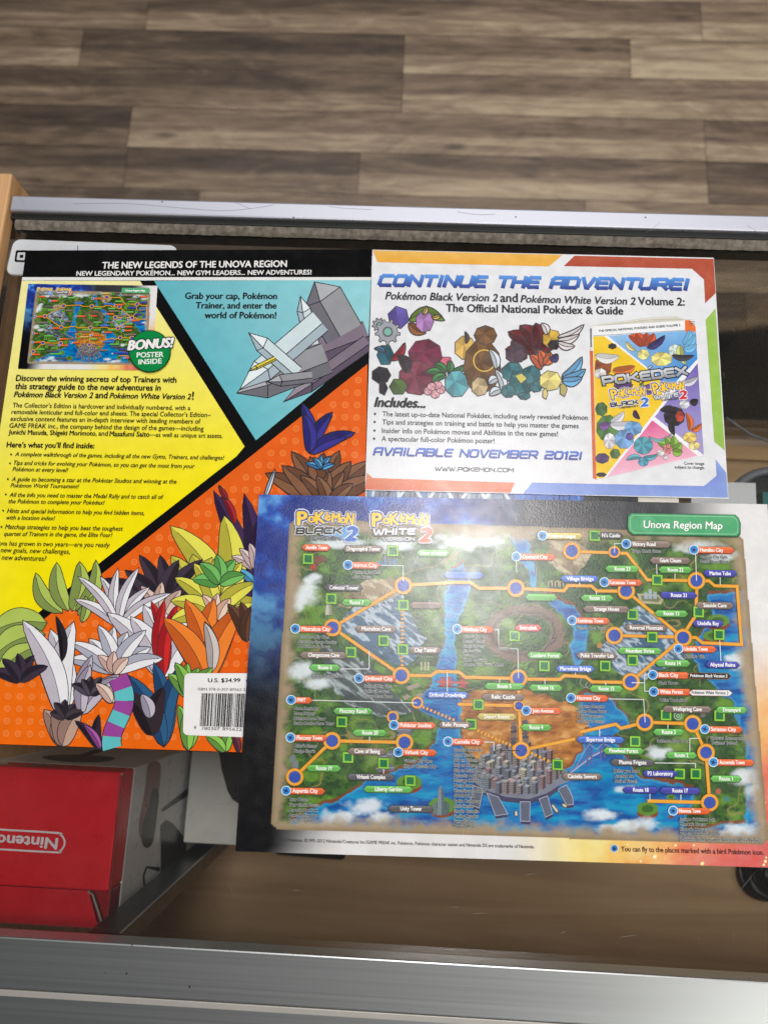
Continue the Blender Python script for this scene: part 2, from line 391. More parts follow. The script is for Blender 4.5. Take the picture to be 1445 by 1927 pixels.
class Print:
    """flat printed shapes on one sheet: every vertex carries its own ink colour"""
    def __init__(self, z, mat, layer=1, warp=None):
        self.z = z + layer * 1e-4; self.mat = mat; self.warp = warp
        self.v = []; self.t = []; self.c = []; self.n = 0; self.step = 0
        self.zpx = z
    def w(self, crop, x, y):
        X, Y = px(crop, x, y)
        if self.warp is not None: X, Y = happly(self.warp, X, Y)
        return un(X, Y, self.zpx)
    def wp(self, crop, pts): return np.array([self.w(crop, x, y) for x, y in pts])
    def add(self, xy, tris, col):
        xy = np.asarray(xy, float); k = len(xy)
        self.step += 1
        z = np.full((k, 1), self.z + self.step * 3e-7)
        self.v.append(np.hstack([xy, z])); self.t.append(np.asarray(tris, int).reshape(-1, 3) + self.n)
        c = np.asarray(col, float)
        if c.ndim == 1: c = np.tile(c, (k, 1))
        self.c.append(c); self.n += k
    def poly_w(self, pw, col):
        tr = tessellate_polygon([[Vector((p[0], p[1], 0)) for p in pw]])
        self.add(pw, tr, lin(col) if not isinstance(col, list) else np.array([lin(c) for c in col]))
    def poly(self, crop, pts, col, smooth=0, outline=None, ow=4):
        if smooth: pts = smooth_closed(pts, smooth)
        self.poly_w(self.wp(crop, pts), col)
        if outline is not None: self.strip(crop, pts, ow, outline, closed=True)
    def grad(self, crop, q, c0, c1, n=14):
        """quad p0 p1 p2 p3 : colour runs c0 at edge p0-p1 to c1 at p3-p2"""
        q = self.wp(crop, q); vs = []; cs = []; tr = []
        a, b = np.array(lin(c0)), np.array(lin(c1))
        for i in range(n + 1):
            t = i / n; vs += [q[0] * (1 - t) + q[3] * t, q[1] * (1 - t) + q[2] * t]; cs += [a * (1 - t) + b * t] * 2
        for i in range(n): k = 2 * i; tr += [(k, k + 1, k + 3), (k, k + 3, k + 2)]
        self.add(vs, tr, cs)
    def strip_w(self, pw, width, col, closed=False):
        pw = np.asarray(pw, float); n = len(pw); L = []; R = []
        for i in range(n):
            a = pw[i - 1] if (closed or i > 0) else pw[i]; b = pw[(i + 1) % n] if (closed or i < n - 1) else pw[i]
            d1 = pw[i] - a; d2 = b - pw[i]
            l1, l2 = np.linalg.norm(d1), np.linalg.norm(d2)
            if l1 < 1e-9: d1, l1 = d2, l2
            if l2 < 1e-9: d2, l2 = d1, l1
            d1, d2 = d1 / l1, d2 / l2
            t = d1 + d2; lt = np.linalg.norm(t)
            t = t / lt if lt > 1e-6 else d1
            nn = np.array([-t[1], t[0]]); n1 = np.array([-d1[1], d1[0]])
            k = 1 / max(0.45, float(nn @ n1))
            L.append(pw[i] + nn * width / 2 * k); R.append(pw[i] - nn * width / 2 * k)
        vs = L + R; tr = []
        for i in range(n if closed else n - 1):
            j = (i + 1) % n; tr += [(i, n + i, n + j), (i, n + j, j)]
        self.add(vs, tr, lin(col) if not isinstance(col, list) else col)
    def unit(self, crop, p):
        """metres for one crop unit at p"""
        return float(np.linalg.norm(self.w(crop, p[0] + 5, p[1]) - self.w(crop, p[0] - 5, p[1]))) / 10
    def strip(self, crop, pts, width, col, closed=False):
        self.strip_w(self.wp(crop, pts), width * self.unit(crop, pts[0]), col, closed)
    def disc(self, crop, c, r, col, n=28, ry=None):
        self.poly(crop, [(c[0] + r * math.cos(2 * math.pi * i / n), c[1] + (ry or r) * math.sin(2 * math.pi * i / n)) for i in range(n)], col)
    def ring(self, crop, c, r, width, col, n=24):
        self.strip(crop, [(c[0] + r * math.cos(2 * math.pi * i / n), c[1] + r * math.sin(2 * math.pi * i / n)) for i in range(n)], width, col, True)
    def text(self, crop, s, p0, p1, col, bold=0.0, shear=0.0, h=None, halo=None, hw=0.0):
        co, tr = glyph(s, shear)
        if len(co) == 0: return
        x0, x1 = co[:, 0].min(), co[:, 0].max()
        a, b = self.w(crop, *p0), self.w(crop, *p1); d = b - a; L = np.linalg.norm(d)
        sx = L / (x1 - x0); ux = d / L; uy = np.array([-ux[1], ux[0]])
        sy = sx * 1.1 if h is None else h * L / math.hypot(p1[0] - p0[0], p1[1] - p0[1]) / 0.70
        em = (sx + sy) / 2
        base = a + np.outer((co[:, 0] - x0) * sx, ux) + np.outer(co[:, 1] * sy, uy)
        if halo is not None:
            for k in range(8):
                an = math.pi / 4 * k
                self.add(base + em * hw * np.array([math.cos(an), math.sin(an)]), tr, lin(halo))
        if bold:
            for ox, oy in ((-1, 0), (1, 0), (0, .7), (0, -.7)):
                self.add(base + em * bold * (ux * ox + uy * oy), tr, lin(col))
        self.add(base, tr, lin(col))
    def techno(self, crop, s, p0, p1, h, col, thick=0.2, slant=0.0, gap=0.26, col2=None, outline=None, ow=0.0):
        """square headline lettering from p0 to p1 (baseline), cap height h in crop units"""
        a, b = self.w(crop, *p0), self.w(crop, *p1); d = b - a; L = np.linalg.norm(d)
        ux = d / L; uy = np.array([-ux[1], ux[0]])
        hm = h * L / math.hypot(p1[0] - p0[0], p1[1] - p0[1])
        tot = sum(TK[c][0] for c in s) + gap * (len(s) - 1)
        k = (L - slant * hm) / (tot + thick)
        ca, cb = np.array(lin(col)), np.array(lin(col2 or col))
        for pas in ((1, 0) if outline is not None else (0,)):
            x = thick / 2
            for ch in s:
                wd, strokes = TK[ch]
                for st in strokes:
                    pts = np.array(st, float); q = np.empty_like(pts)
                    yy = thick / 2 + pts[:, 1] * (1 - thick)
                    q[:, 0] = (x + pts[:, 0]) * k + slant * yy * hm; q[:, 1] = yy * hm
                    tx = thick * hm * 0.5 * (1.0) + (ow * hm if pas else 0)
                    for i in range(len(q) - 1):
                        e = q[i + 1] - q[i]; le = np.linalg.norm(e); e = e / le; nn = np.array([-e[1], e[0]])
                        loc = [q[i] - e * tx * .8 + nn * tx, q[i] - e * tx * .8 - nn * tx, q[i + 1] + e * tx * .8 - nn * tx, q[i + 1] + e * tx * .8 + nn * tx]
                        loc = np.array(loc); W = a + np.outer(loc[:, 0], ux) + np.outer(loc[:, 1], uy)
                        if pas: c = lin(outline)
                        else:
                            t = np.clip(loc[:, 1:2] / hm, 0, 1); c = cb * (1 - t) + ca * t
                        self.add(W, [(0, 1, 2), (0, 2, 3)], c)
                x += wd + gap
    def build(self, name, parent, label=None):
        V = np.vstack(self.v).astype(np.float32); T = np.vstack(self.t); C = np.vstack(self.c)
        # all faces up
        A, B, D = V[T[:, 0]], V[T[:, 1]], V[T[:, 2]]
        cr = (B[:, 0] - A[:, 0]) * (D[:, 1] - A[:, 1]) - (B[:, 1] - A[:, 1]) * (D[:, 0] - A[:, 0])
        T[cr < 0] = T[cr < 0][:, ::-1]
        o = fast_mesh(name, V, T, C, self.mat, parent)
        if label: o['label'] = label
        return o

def fast_mesh(name, V, F, C, mat, parent=None):
    k = F.shape[1]
    me = bpy.data.meshes.new(name)
    me.vertices.add(len(V)); me.vertices.foreach_set('co', np.asarray(V, np.float32).ravel())
    me.loops.add(F.size); me.loops.foreach_set('vertex_index', F.astype(np.int32).ravel())
    me.polygons.add(len(F)); me.polygons.foreach_set('loop_start', np.arange(0, F.size, k, dtype=np.int32))
    me.update(calc_edges=True)
    ca = me.color_attributes.new('Col', 'FLOAT_COLOR', 'POINT')
    ca.data.foreach_set('color', np.hstack([C, np.ones((len(C), 1))]).astype(np.float32).ravel())
    me.materials.append(mat)
    return link(name, me, parent)

# ------------------------------------------------------------------ noise for printed pictures
def vnoise(x, y, seed):
    xi = np.floor(x).astype(np.int64); yi = np.floor(y).astype(np.int64); fx = x - xi; fy = y - yi
    fx = fx * fx * (3 - 2 * fx); fy = fy * fy * (3 - 2 * fy)
    def hsh(a, b):
        n = (a * 374761393 + b * 668265263 + seed * 974634777) & 0xffffffff
        n = ((n ^ (n >> 13)) * 1274126177) & 0xffffffff
        return ((n ^ (n >> 16)) & 0xffff) / 65535.0
    return (hsh(xi, yi) * (1 - fx) + hsh(xi + 1, yi) * fx) * (1 - fy) + (hsh(xi, yi + 1) * (1 - fx) + hsh(xi + 1, yi + 1) * fx) * fy
def fbm(x, y, seed, o=4):
    s = 0; a = 0.5; t = 0
    for i in range(o):
        s = s + a * vnoise(x * 2 ** i, y * 2 ** i, seed + i * 17); t += a; a *= 0.55
    return s / t
def inpoly(x, y, P):
    r = np.zeros(x.shape, bool); n = len(P)
    for i in range(n):
        x0, y0 = P[i]; x1, y1 = P[(i + 1) % n]
        if y0 == y1: continue
        c = ((y0 > y) != (y1 > y)) & (x < (x1 - x0) * (y - y0) / (y1 - y0) + x0); r ^= c
    return r
def sstep(a, b, v):
    t = np.clip((v - a) / (b - a), 0, 1); return t * t * (3 - 2 * t)
def mixc(c, col, m):
    return c * (1 - m[..., None]) + np.array(lin(col)) * m[..., None]

# ================================================================== THE SETTING
FLOOR_Z = -0.95
def build_floor():
    rows = {-3: [400, 1500], -2: [700, 1900], -1: [150, 1100, 2000], 0: [278, 1318, 2200], 1: [152, 760, 1185, 1900], 2: [-200, 757, 1700], 3: [243, 1325, 2100],
            4: [-300, 236, 675, 1330], 5: [372, 1100], 6: [100, 900], 7: [500, 1400]}
    tones = {(0, 0): .28, (0, 1): .42, (0, 2): .52, (1, 0): .45, (1, 1): .22, (1, 2): .45, (1, 3): .62, (2, 0): .38, (2, 1): .34, (2, 2): .5, (3, 0): .2, (3, 1): .48, (3, 2): .42,
             (4, 1): .3, (4, 2): .3, (4, 3): .46, (5, 0): .36, (5, 1): .5}
    V = []; Fc = []; C = []
    ys = {k: un(722, -12 + 74.6 * k, FLOOR_Z)[1] for k in range(-3, 9)}
    pitch = ys[2] - ys[3]
    g = 0.0006
    for k in range(-14, 40):
        y1 = ys[2] - pitch * (k - 2); y0 = y1 - pitch
        if k in rows:
            ym = -12 + 74.6 * k + 37
            xs = [un(x, ym, FLOOR_Z)[0] for x in rows[k]]
        else:
            xs = [-1.6 + random.uniform(0, .5), -.7 + random.uniform(-.2, .2), .1 + random.uniform(-.2, .2), .9 + random.uniform(-.2, .2)]
        xs = [-3.0] + [x for x in xs if x > -2.9] + [3.2]
        for i in range(len(xs) - 1):
            t = tones.get((k, i), random.uniform(.2, .55)); b = len(V)
            V += [(xs[i] + g, y0 + g, FLOOR_Z), (xs[i + 1] - g, y0 + g, FLOOR_Z), (xs[i + 1] - g, y1 - g, FLOOR_Z), (xs[i] + g, y1 - g, FLOOR_Z)]
            Fc.append((b, b + 1, b + 2, b + 3)); rd = random.random(); C += [(t, rd, 0), (t, rd, 0), (t, rd, 1), (t, rd, 1)]
    o = fast_mesh('floor', np.array(V), np.array(Fc), np.array(C), MAT_FLOOR)
    tag(o, kind='structure')
    s = box('subfloor', -5, 5, -5, 6, FLOOR_Z - 0.05, FLOOR_Z - 0.004, simple_mat('plank_joint', (60, 50, 42), 0.8))
    tag(s, kind='structure')
build_floor()

# ------------------------------------------------------------------ the glass counter
def Y(x, y, z): return float(un(x, y, z)[1])
def X(x, y, z): return float(un(x, y, z)[0])
counter = thing('display_counter', 'glass topped shop counter with aluminium rails and a beech end panel', 'display counter', (0.1, 0, FLOOR_Z))
RZ = 0.006
PX1 = X(11, 400, 0.008)                       # inner face of the beech end panel
XR = 1.1
yr0, yr1 = Y(722, 386, RZ), Y(722, 416, RZ)   # rear rail
prism('end_panel', [(PX1 - 0.03, Y(10, 325, .008)), (PX1, Y(10, 325, .008)), (PX1, -0.62), (PX1 - 0.03, -0.62)], FLOOR_Z, 0.008, MAT_BEECH, counter, 0.0015)
DECK_Z = -0.41
yf = Y(722, 1805, RZ)                         # inner edge of the front rail
yd = Y(1405, 868, DECK_Z)
YFP = Y(722, 1850, DECK_Z)
rail = box('rear_rail', PX1 + .0008, XR, yr1, yr0, -0.022, RZ, MAT_ALU_WHITE, counter, 0.0012)
box('rail_gasket', PX1 + .0008, XR, yr1 - 0.0035, yr1 - 0.0002, -0.004, RZ - 0.0035, MAT_GASKET, counter)
# crumbly dust strip lying along the rail
def dust_strip():
    y0, y1 = Y(722, 451, 0.001), yr1 - 0.0034; n = 500; V = []; Fc = []
    for i in range(n + 1):
        x = PX1 + 0.004 + (XR - PX1 - .005) * i / n
        j = 0.0010 * (random.random() - .5); k = 0.0012 * random.random()
        V += [(x, y0 + j * .5, 0.0004), (x, y0 + 0.002, 0.0016 + k * .3), (x, y1 - 0.002, 0.0020 + k), (x, y1 + j * .1, 0.0016)]
    for i in range(n):
        for m in range(3):
            a = 4 * i + m; Fc.append((a, a + 4, a + 5, a + 1))
    return mesh_obj('dust_strip', V, Fc, MAT_DUST, counter)
dust_strip()
box('glass_track', PX1 + .001, XR, Y(722, 458, -.008), yr1 + 0.004, -0.016, -0.0065, MAT_DUST_DARK, counter)
glass = box('glass_top', PX1 + .001, XR, yf - 0.008, yr1 - 0.001, -0.006, -0.0002, MAT_GLASS, counter)
box('rear_pane', PX1 + .001, XR, yr1 - 0.006, yr1 - 0.001, -0.40, -0.0165, MAT_PANE, counter)
box('deck', PX1 + .001, XR, YFP + 0.0005, yd, DECK_Z - 0.02, DECK_Z, MAT_DECK, counter)
box('rear_batten', PX1 + .001, XR, yd + 0.0005, Y(1405, 838, DECK_Z + .005), DECK_Z - 0.02, DECK_Z + 0.005, MAT_DECK_LIGHT, counter, 0.001)
box('plinth', PX1 + .001, XR, YFP + 0.0005, Y(1405, 845, DECK_Z) - .002, FLOOR_Z + 0.001, DECK_Z - 0.0205, MAT_DECK, counter)
# front rail : satin face, a pale diffuse strip along the bevel and a lower flange
yb0, yb1 = Y(722, 1905, RZ), Y(722, 1919, RZ)
box('front_rail', PX1 + .0008, XR, yb0, yf, -0.0075, RZ, MAT_ALU, counter, 0.0009)
box('pale_edge', PX1 + .0008, XR, yb1, yb0 - 0.0003, -0.010, RZ + 0.0001, MAT_STEEL_EDGE, counter, 0.0004)
box('front_flange', PX1 + .0008, XR, YFP - 0.02, yb1 - 0.0003, -0.024, RZ - 0.004, MAT_ALU, counter, 0.001)
box('front_panel', PX1 + .001, XR, YFP - 0.018, YFP, FLOOR_Z + 0.001, -0.0245, MAT_BEECH, counter)
# slotted shelf standard in the front of the case
pa = un(165, 1752, -0.02); pb = un(227, 1758, -0.02); pc = un(251, 1781, -0.02)
ptop = [(pa[0], pb[1]), (pb[0], pb[1]), (pb[0], pb[1] - 0.011), (pa[0], pb[1] - 0.011)]
post = prism('shelf_standard', ptop, DECK_Z, -0.02, MAT_POST, counter, 0.0008)
mesh_obj('standard_side', [(pb[0] + .0004, pb[1] - .0006, -0.021), (pb[0] + .0004, pb[1] - 0.0108, -0.021), (pb[0] + .0004, pb[1] - 0.0108, DECK_Z), (pb[0] + .0004, pb[1] - .0006, DECK_Z)], [(0, 1, 2, 3)], MAT_POST_TAN, post)
mesh_obj('standard_edge', [(pb[0] - .0012, pb[1] + .0003, -0.0205), (pb[0] + .0006, pb[1] + .0003, -0.0205), (pb[0] + .0006, pb[1] + .0003, DECK_Z), (pb[0] - .0012, pb[1] + .0003, DECK_Z)], [(0, 1, 2, 3)], MAT_STEEL_EDGE, post)
# scratches in the glass
def scratches():
    segs = [((1065, 246), (1122, 238)), ((922, 236), (942, 228)), ((692, 186), (752, 184)), ((710, 286), (772, 288)), ((387, 120), (388, 130)), ((92, 112), (104, 130)), ((416, 142), (420, 155)),
            ((1265, 250), (1276, 246)), ((1356, 246), (1360, 236)), ((830, 238), (833, 226)), ((648, 170), (680, 169)), ((420, 212), (421, 220)), ((828, 87), (870, 86)), ((240, 126), (290, 128)), ((140, 58), (144, 64))]
    pts = [((px('S', *a)), px('S', *b)) for a, b in segs]
    pts += [((1384, 1685), (1426, 1634)), ((1376, 618), (1383, 625)), ((1394, 883), (1407, 884)), ((1392, 897), (1402, 902)), ((1423, 867), (1428, 878)), ((1386, 894), (1390, 897)), ((440, 1580), (452, 1572)), ((398, 1515), (412, 1530)), ((405, 1512), (440, 1514)), ((1360, 700), (1363, 712)), ((1425, 545), (1433, 540))]
    for a, b in pts:
        A = un(*a, 0.0001); B = un(*b, 0.0001); d = (B - A) / np.linalg.norm(B - A); n = np.array([-d[1], d[0]]) * random.uniform(.00004, .00008)
        mesh_obj('scratch', [(*A, .0001), (*(A * .6 + B * .4 - n), .0001), (*B, .0001), (*(A * .5 + B * .5 + n), .0001)], [(0, 1, 2, 3)], MAT_SCRATCH, glass)
scratches()
def rail_scratch(pts, w=0.00016):
    P = smooth_closed([tuple(un(*p_, RZ)) for p_ in pts] , 6)[:6 * (len(pts) - 1) + 1]; n = len(P)
    V = [(x, y - w * (.5 if 0 < i < n - 1 else .05), RZ + .00012) for i, (x, y) in enumerate(P)] + [(x, y + w * (.5 if 0 < i < n - 1 else .05), RZ + .00012) for i, (x, y) in enumerate(P)]
    mesh_obj('scratch', V, [(i, i + 1, n + i + 1, n + i) for i in range(n - 1)], MAT_SCRATCH_DARK, rail)
for pts in ([(150, 384), (240, 383), (360, 393), (440, 396), (505, 381)], [(36, 372), (46, 380), (48, 392)], [(436, 377), (455, 386), (470, 392)], [(1240, 418), (1228, 430), (1215, 437)], [(1405, 424), (1425, 436), (1440, 440)], [(860, 398), (900, 404), (930, 402)], [(620, 388), (650, 392), (700, 394)]): rail_scratch(pts)

# ================================================================== THINGS IN THE CASE
def ray_x(crop, x, y, xc):
    X_, Y_ = px(crop, x, y); r = M_CW @ np.array([(X_ - CX) / F_PX, (Y_ - CY) / F_PX, 1.0]); k = xc / r[0]
    return (xc, r[1] * k, CAM_Z + r[2] * k)
def ray_y(crop, x, y, yc):
    X_, Y_ = px(crop, x, y); r = M_CW @ np.array([(X_ - CX) / F_PX, (Y_ - CY) / F_PX, 1.0]); k = yc / r[1]
    return (r[0] * k, yc, CAM_Z + r[2] * k)
_side_n = 0
def side_shape(name, pts, fn, plane, col, parent, smooth=0):
    global _side_n
    _side_n += 1
    if smooth: pts = smooth_closed(pts, smooth)
    e = 1 if plane > 0 or fn is ray_y else 1
    P = [fn(c_[0], c_[1], c_[2], plane + 0.0003 + _side_n * 3e-6) for c_ in [('D', *p) for p in pts]]
    if fn is ray_x:
        fl = [Vector((p[1], p[2], 0)) for p in P]
    else: fl = [Vector((p[0], p[2], 0)) for p in P]
    tr = np.array([tuple(t) for t in tessellate_polygon([fl])])
    return fast_mesh(name, np.array(P), tr, np.tile(lin(col), (len(P), 1)), MAT_BOX, parent)

BZ = -0.06
bx1 = X(213, 1600, BZ); by1 = Y(120, 1448, BZ); by0 = Y(100, 1742, BZ); byc = Y(80, 1672, BZ); bx0 = bx1 - 0.17
carton = thing('carton', 'red topped product carton with a hang tab standing under the glass at the lower left', 'box', ((bx0 + bx1) / 2, (by0 + by1) / 2, DECK_Z))
def vcol_box(name, x0, x1, y0, y1, z0, z1, col, parent):
    o = box(name, x0, x1, y0, y1, z0, z1, MAT_BOX, parent, 0.0012)
    ca = o.data.color_attributes.new('Col', 'FLOAT_COLOR', 'POINT')
    ca.data.foreach_set('color', np.tile((*lin(col), 1), (len(o.data.vertices), 1)).astype(np.float32).ravel())
    return o
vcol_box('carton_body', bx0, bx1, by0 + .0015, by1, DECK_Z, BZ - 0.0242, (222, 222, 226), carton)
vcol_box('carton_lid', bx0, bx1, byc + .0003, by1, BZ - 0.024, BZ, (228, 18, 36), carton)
# the tuck flap folds down a little from its crease
fx1 = X(166, 1676, BZ)
V = [(bx0, byc, BZ - .0006), (fx1, byc, BZ - .0006), (bx1 - .0035, by0, BZ - 0), (bx0, by0, BZ - 0)]
V += [(x, y, z - .0008) for x, y, z in V]
flap = mesh_obj('hang_tab', V, [(0, 3, 2, 1), (4, 5, 6, 7), (0, 1, 5, 4), (1, 2, 6, 5), (2, 3, 7, 6), (3, 0, 4, 7)], MAT_BOX, carton)
ca = flap.data.color_attributes.new('Col', 'FLOAT_COLOR', 'POINT'); ca.data.foreach_set('color', np.tile((*lin((214, 18, 36)), 1), (8, 1)).astype(np.float32).ravel())
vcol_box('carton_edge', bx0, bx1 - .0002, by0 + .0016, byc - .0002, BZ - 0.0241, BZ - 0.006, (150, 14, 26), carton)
p = Print(BZ, MAT_BOX, 1)
p.strip('D', [(462, 826), (486, 842), (512, 920), (540, 1008)], 11, (150, 142, 132)); p.strip('D', [(470, 826), (492, 842), (518, 918), (545, 1004)], 3, (70, 58, 52))
p.build('card_edge', flap)
p = Print(BZ - .0022, MAT_BOX, 2)
p.poly('D', [(-60, 880), (40, 876), (110, 892), (190, 912), (224, 935), (-60, 930)], (176, 16, 30))
p.strip('D', [(40, 876), (110, 892), (190, 912), (222, 932)], 4, (214, 190, 180))
p.poly('D', [(-60, 928), (120, 940), (215, 932), (226, 945), (215, 962), (120, 966), (-60, 958)], (176, 168, 158))
p.strip('D', [(-60, 938), (120, 948), (222, 944)], 4, (90, 78, 72)); p.strip('D', [(-60, 948), (120, 957), (218, 953)], 3, (110, 98, 90))
p.build('tab_slot', flap)
p = Print(BZ, MAT_BOX, 1)
W_ = (236, 232, 236)
xs = [(-200, 493), (0, 503), (290, 520), (318, 530), (334, 548), (340, 572), (332, 598), (314, 616), (288, 622), (0, 606), (-200, 596)]
p.strip('D', smooth_closed(xs, 4), 9, W_, closed=True)
p.text('D', 'Nintendo', (305, 549), (-62, 527), W_, bold=0.035, h=53)
p.build('carton_logo', carton)
p = Print(BZ, MAT_BOX, 1)
p.strip('D', [(634, 212), (618, 420), (590, 720), (565, 960)], 4, (120, 60, 60)); p.strip('D', [(627, 214), (610, 420), (583, 720), (560, 950)], 3, (150, 12, 24))
p.disc('D', (640, 215), 7, (170, 120, 110)); p.disc('D', (638, 232), 5, (110, 20, 24))
p.build('lid_crease', carton)
sideP = thing  # (side pictures below are printed on the right face, then the rear face)
side_shape('side_picture', [(780, 160), (830, 150), (842, 210), (815, 420), (790, 560), (745, 560), (730, 480), (762, 300)], ray_x, bx1, (150, 108, 96), carton, 4)
side_shape('side_picture', [(802, 288), (832, 312), (822, 430), (803, 560), (772, 600), (746, 572), (745, 490), (776, 380)], ray_x, bx1, (40, 40, 44), carton, 4)
side_shape('side_picture', [(848, 395), (985, 285), (985, 325), (852, 412)], ray_x, bx1, (30, 30, 32), carton)
side_shape('side_picture', [(842, 482), (870, 452), (905, 470), (978, 560), (972, 660), (842, 770)], ray_x, bx1, (48, 46, 52), carton)
side_shape('side_picture', [(752, 812), (748, 740), (766, 694), (840, 700), (836, 724), (772, 706), (757, 745), (762, 815)], ray_x, bx1, (36, 34, 38), carton)
side_shape('rear_picture', [(220, 124), (300, 112), (430, 112), (560, 120), (606, 132), (540, 148), (420, 150), (290, 142)], ray_y, by1, (58, 56, 54), carton, 3)
side_shape('rear_picture', [(370, 128), (500, 84), (562, 84), (420, 134)], ray_y, by1, (40, 38, 38), carton)
side_shape('rear_lettering', [(0, 150), (44, 150), (40, 162), (0, 164)], ray_y, by1, (225, 215, 215), carton)
side_shape('rear_lettering', [(168, 158), (310, 166), (306, 172), (165, 168)], ray_y, by1, (150, 120, 122), carton)

wq = quad([('P', 359, 1380), ('P', 540, 1388), ('P', 530, 1594), ('P', 350, 1586)], -0.215)
wx0, wx1 = (wq[0][0] + wq[3][0]) / 2, wq[1][0]; wy0, wy1 = wq[3][1], wq[0][1] + .06
wbox = thing('carton', 'pale grey carton with a dark picture lying deep in the case beside the red carton', 'box', ((wx0 + wx1) / 2, (wy0 + wy1) / 2, DECK_Z))
vcol_box('carton_body', wx0, wx1, wy0, wy1, DECK_Z, -0.215, (218, 216, 210), wbox)
p = Print(-0.215, MAT_BOX, 1)
p.poly('D', [(1140, 60), (1300, 60), (1300, 350), (1245, 366), (1215, 345), (1190, 300), (1160, 190)], (52, 46, 48))
p.build('top_picture', wbox)

# flat black gadget on the deck, below the map's left edge
gq = quad([('P', 512, 1560), ('P', 652, 1566), ('P', 649, 1620), ('P', 516, 1609)], DECK_Z + .012)
g = prism('charger', round_poly(gq, 0.006), DECK_Z + .0002, DECK_Z + 0.012, MAT_BLACK, None, 0.002)
tag(g, 'flat black gadget on the case floor, poking out below the left part of the map', 'gadget')
g.name = 'black_gadget'

# coil of black cable at the right
def coil():
    t = thing('cable_coil', 'coil of glossy black cable on the case floor at the lower right', 'cable', (*un(1440, 1640, DECK_Z), DECK_Z))
    z = DECK_Z + 0.006
    for i, (cx, cy, rx, ry) in enumerate([(1448, 1640, 57, 53), (1456, 1636, 50, 48), (1452, 1645, 42, 44), (1462, 1630, 38, 40), (1458, 1640, 30, 34), (1460, 1646, 22, 26)]):
        pts = [(*un(cx + rx * math.cos(a), cy + ry * math.sin(a), z + i * .003), z + i * .003 + .002 * math.sin(3 * a + i)) for a in np.linspace(0, 2 * math.pi, 36, endpoint=False)]
        tube('loop', pts, 0.0026 if i < 2 else 0.0046, MAT_CABLE, t, closed=True)
coil()

# round black device with a grey rim, seen in part at the right edge
def round_device():
    zc = -0.22
    c = un(1462, 978, zc); r = float(np.linalg.norm(un(1372, 938, zc) - c))
    t = thing('round_device', 'round black object with a grey rim in the case at the right edge', 'gadget', (c[0], c[1], DECK_Z))
    ring = lambda rr: [(c[0] + rr * math.cos(a), c[1] + rr * math.sin(a)) for a in np.linspace(0, 2 * math.pi, 72, endpoint=False)]
    prism('body', ring(r - 0), DECK_Z, zc - 0.004, MAT_BLACK, t, 0.002)
    tube('rim', [(x, y, zc) for x, y in ring(r)], 0.0042, MAT_RIM, t, 10, closed=True)
    pts = [(1366, 786), (1385, 800), (1410, 817), (1445, 830), (1490, 838), (1530, 850)]
    tube('wire', [(*un(a, b, -0.2), -0.2) for a, b in pts] + [(*un(1540, 900, -.22), -.224)], 0.0012, MAT_RIM, t)
round_device()
gq = quad([('P', 1300, 906), ('P', 1421, 909), ('P', 1424, 990), ('P', 1300, 988)], -0.10)
gb = prism('plastic_case', round_poly(gq, 00), -0.16, -0.10, MAT_GREY_PLASTIC, None, 0.002)
tag(gb, 'small light grey plastic box in the case below the right corner of the advert', 'box')
tq = quad([('P', 1434, 926), ('P', 1480, 928), ('P', 1482, 1010), ('P', 1436, 1008)], -0.15)
tb = prism('game_case', round_poly(tq, 00), -0.17, -0.15, MAT_TEAL, None, 0.001)
tag(tb, 'teal plastic case at the right edge beside the grey plastic box', 'case')

# white plate under the book's corner
def white_plate():
    z = 0.0025
    q = [tuple(un(*a, z)) for a in [(26, 449), (334, 461), (330, 527), (10, 516)]]
    t = thing('card_plate', 'white rounded plastic plate with a black square emblem under the book corner', 'plate', (*un(160, 480, 0), 0))
    prism('plate', round_poly(q, 0.006), 0.0001, z, MAT_WHITE_PLASTIC, t, 0.0008)
    pr = Print(z, MAT_BOOK, 1)
    o = [(205, 272), (345, 272), (333, 422), (185, 418)]
    pr.poly('L', round_poly(o, 22), (14, 14, 16)); pr.poly('L', round_poly([(228, 300), (324, 300), (312, 398), (214, 394)], 10), (206, 208, 210)); pr.poly('L', [(255, 328), (300, 328), (296, 369), (250, 368)], (14, 14, 16))
    pr.build('square_emblem', t)
    pr = Print(z, MAT_BOOK, 1); pr.strip('P', [(147, 462), (147, 475)], 1.2, (60, 60, 62)); pr.build('seam', t)
white_plate()

# ================================================================== THE STRATEGY GUIDE (back cover up)
PZ = 0.020
K_ = (12, 12, 13); WH = (238, 236, 232); INK = (34, 32, 32)
bk = [(50, 471), (700, 468.5), (674, 1424), (-82, 1398.5)]
bw = [tuple(un(x, y, PZ)) for x, y in bk]
guide = thing('strategy_guide', 'large hardback guide book lying back cover up, yellow, teal and orange panels on black', 'book', (*un(330, 940, 0), 0))
prism('cover', bw, 0.0172, PZ, MAT_BLACK_INK, guide, 0.0004)
prism('rear_cover', bw, 0.0001, 0.0026, MAT_BLACK_INK, guide, 0.0004)
ci = np.mean(np.array(bw), 0)
prism('page_block', [tuple(ci + (np.array(q) - ci) * 0.975) for q in bw], 0.0027, 0.0171, MAT_PAPER, guide)

q = Print(PZ, MAT_BOOK, 1)
q.poly('A', [(101, 63), (1405, 59), (1402, 164), (86, 164)], K_)
q.poly('A', [(86, 164), (1402, 164), (1401, 175), (84, 177)], (226, 226, 222))
q.text('A', 'THE NEW LEGENDS OF THE UNOVA REGION', (387, 131), (1083, 125), WH, bold=0.028, h=27)
q.text('A', 'NEW LEGENDARY POKÉMON... NEW GYM LEADERS... NEW ADVENTURES!', (290, 158.5), (1176, 153.5), WH, bold=0.024, h=19)
q.build('header_band', guide)

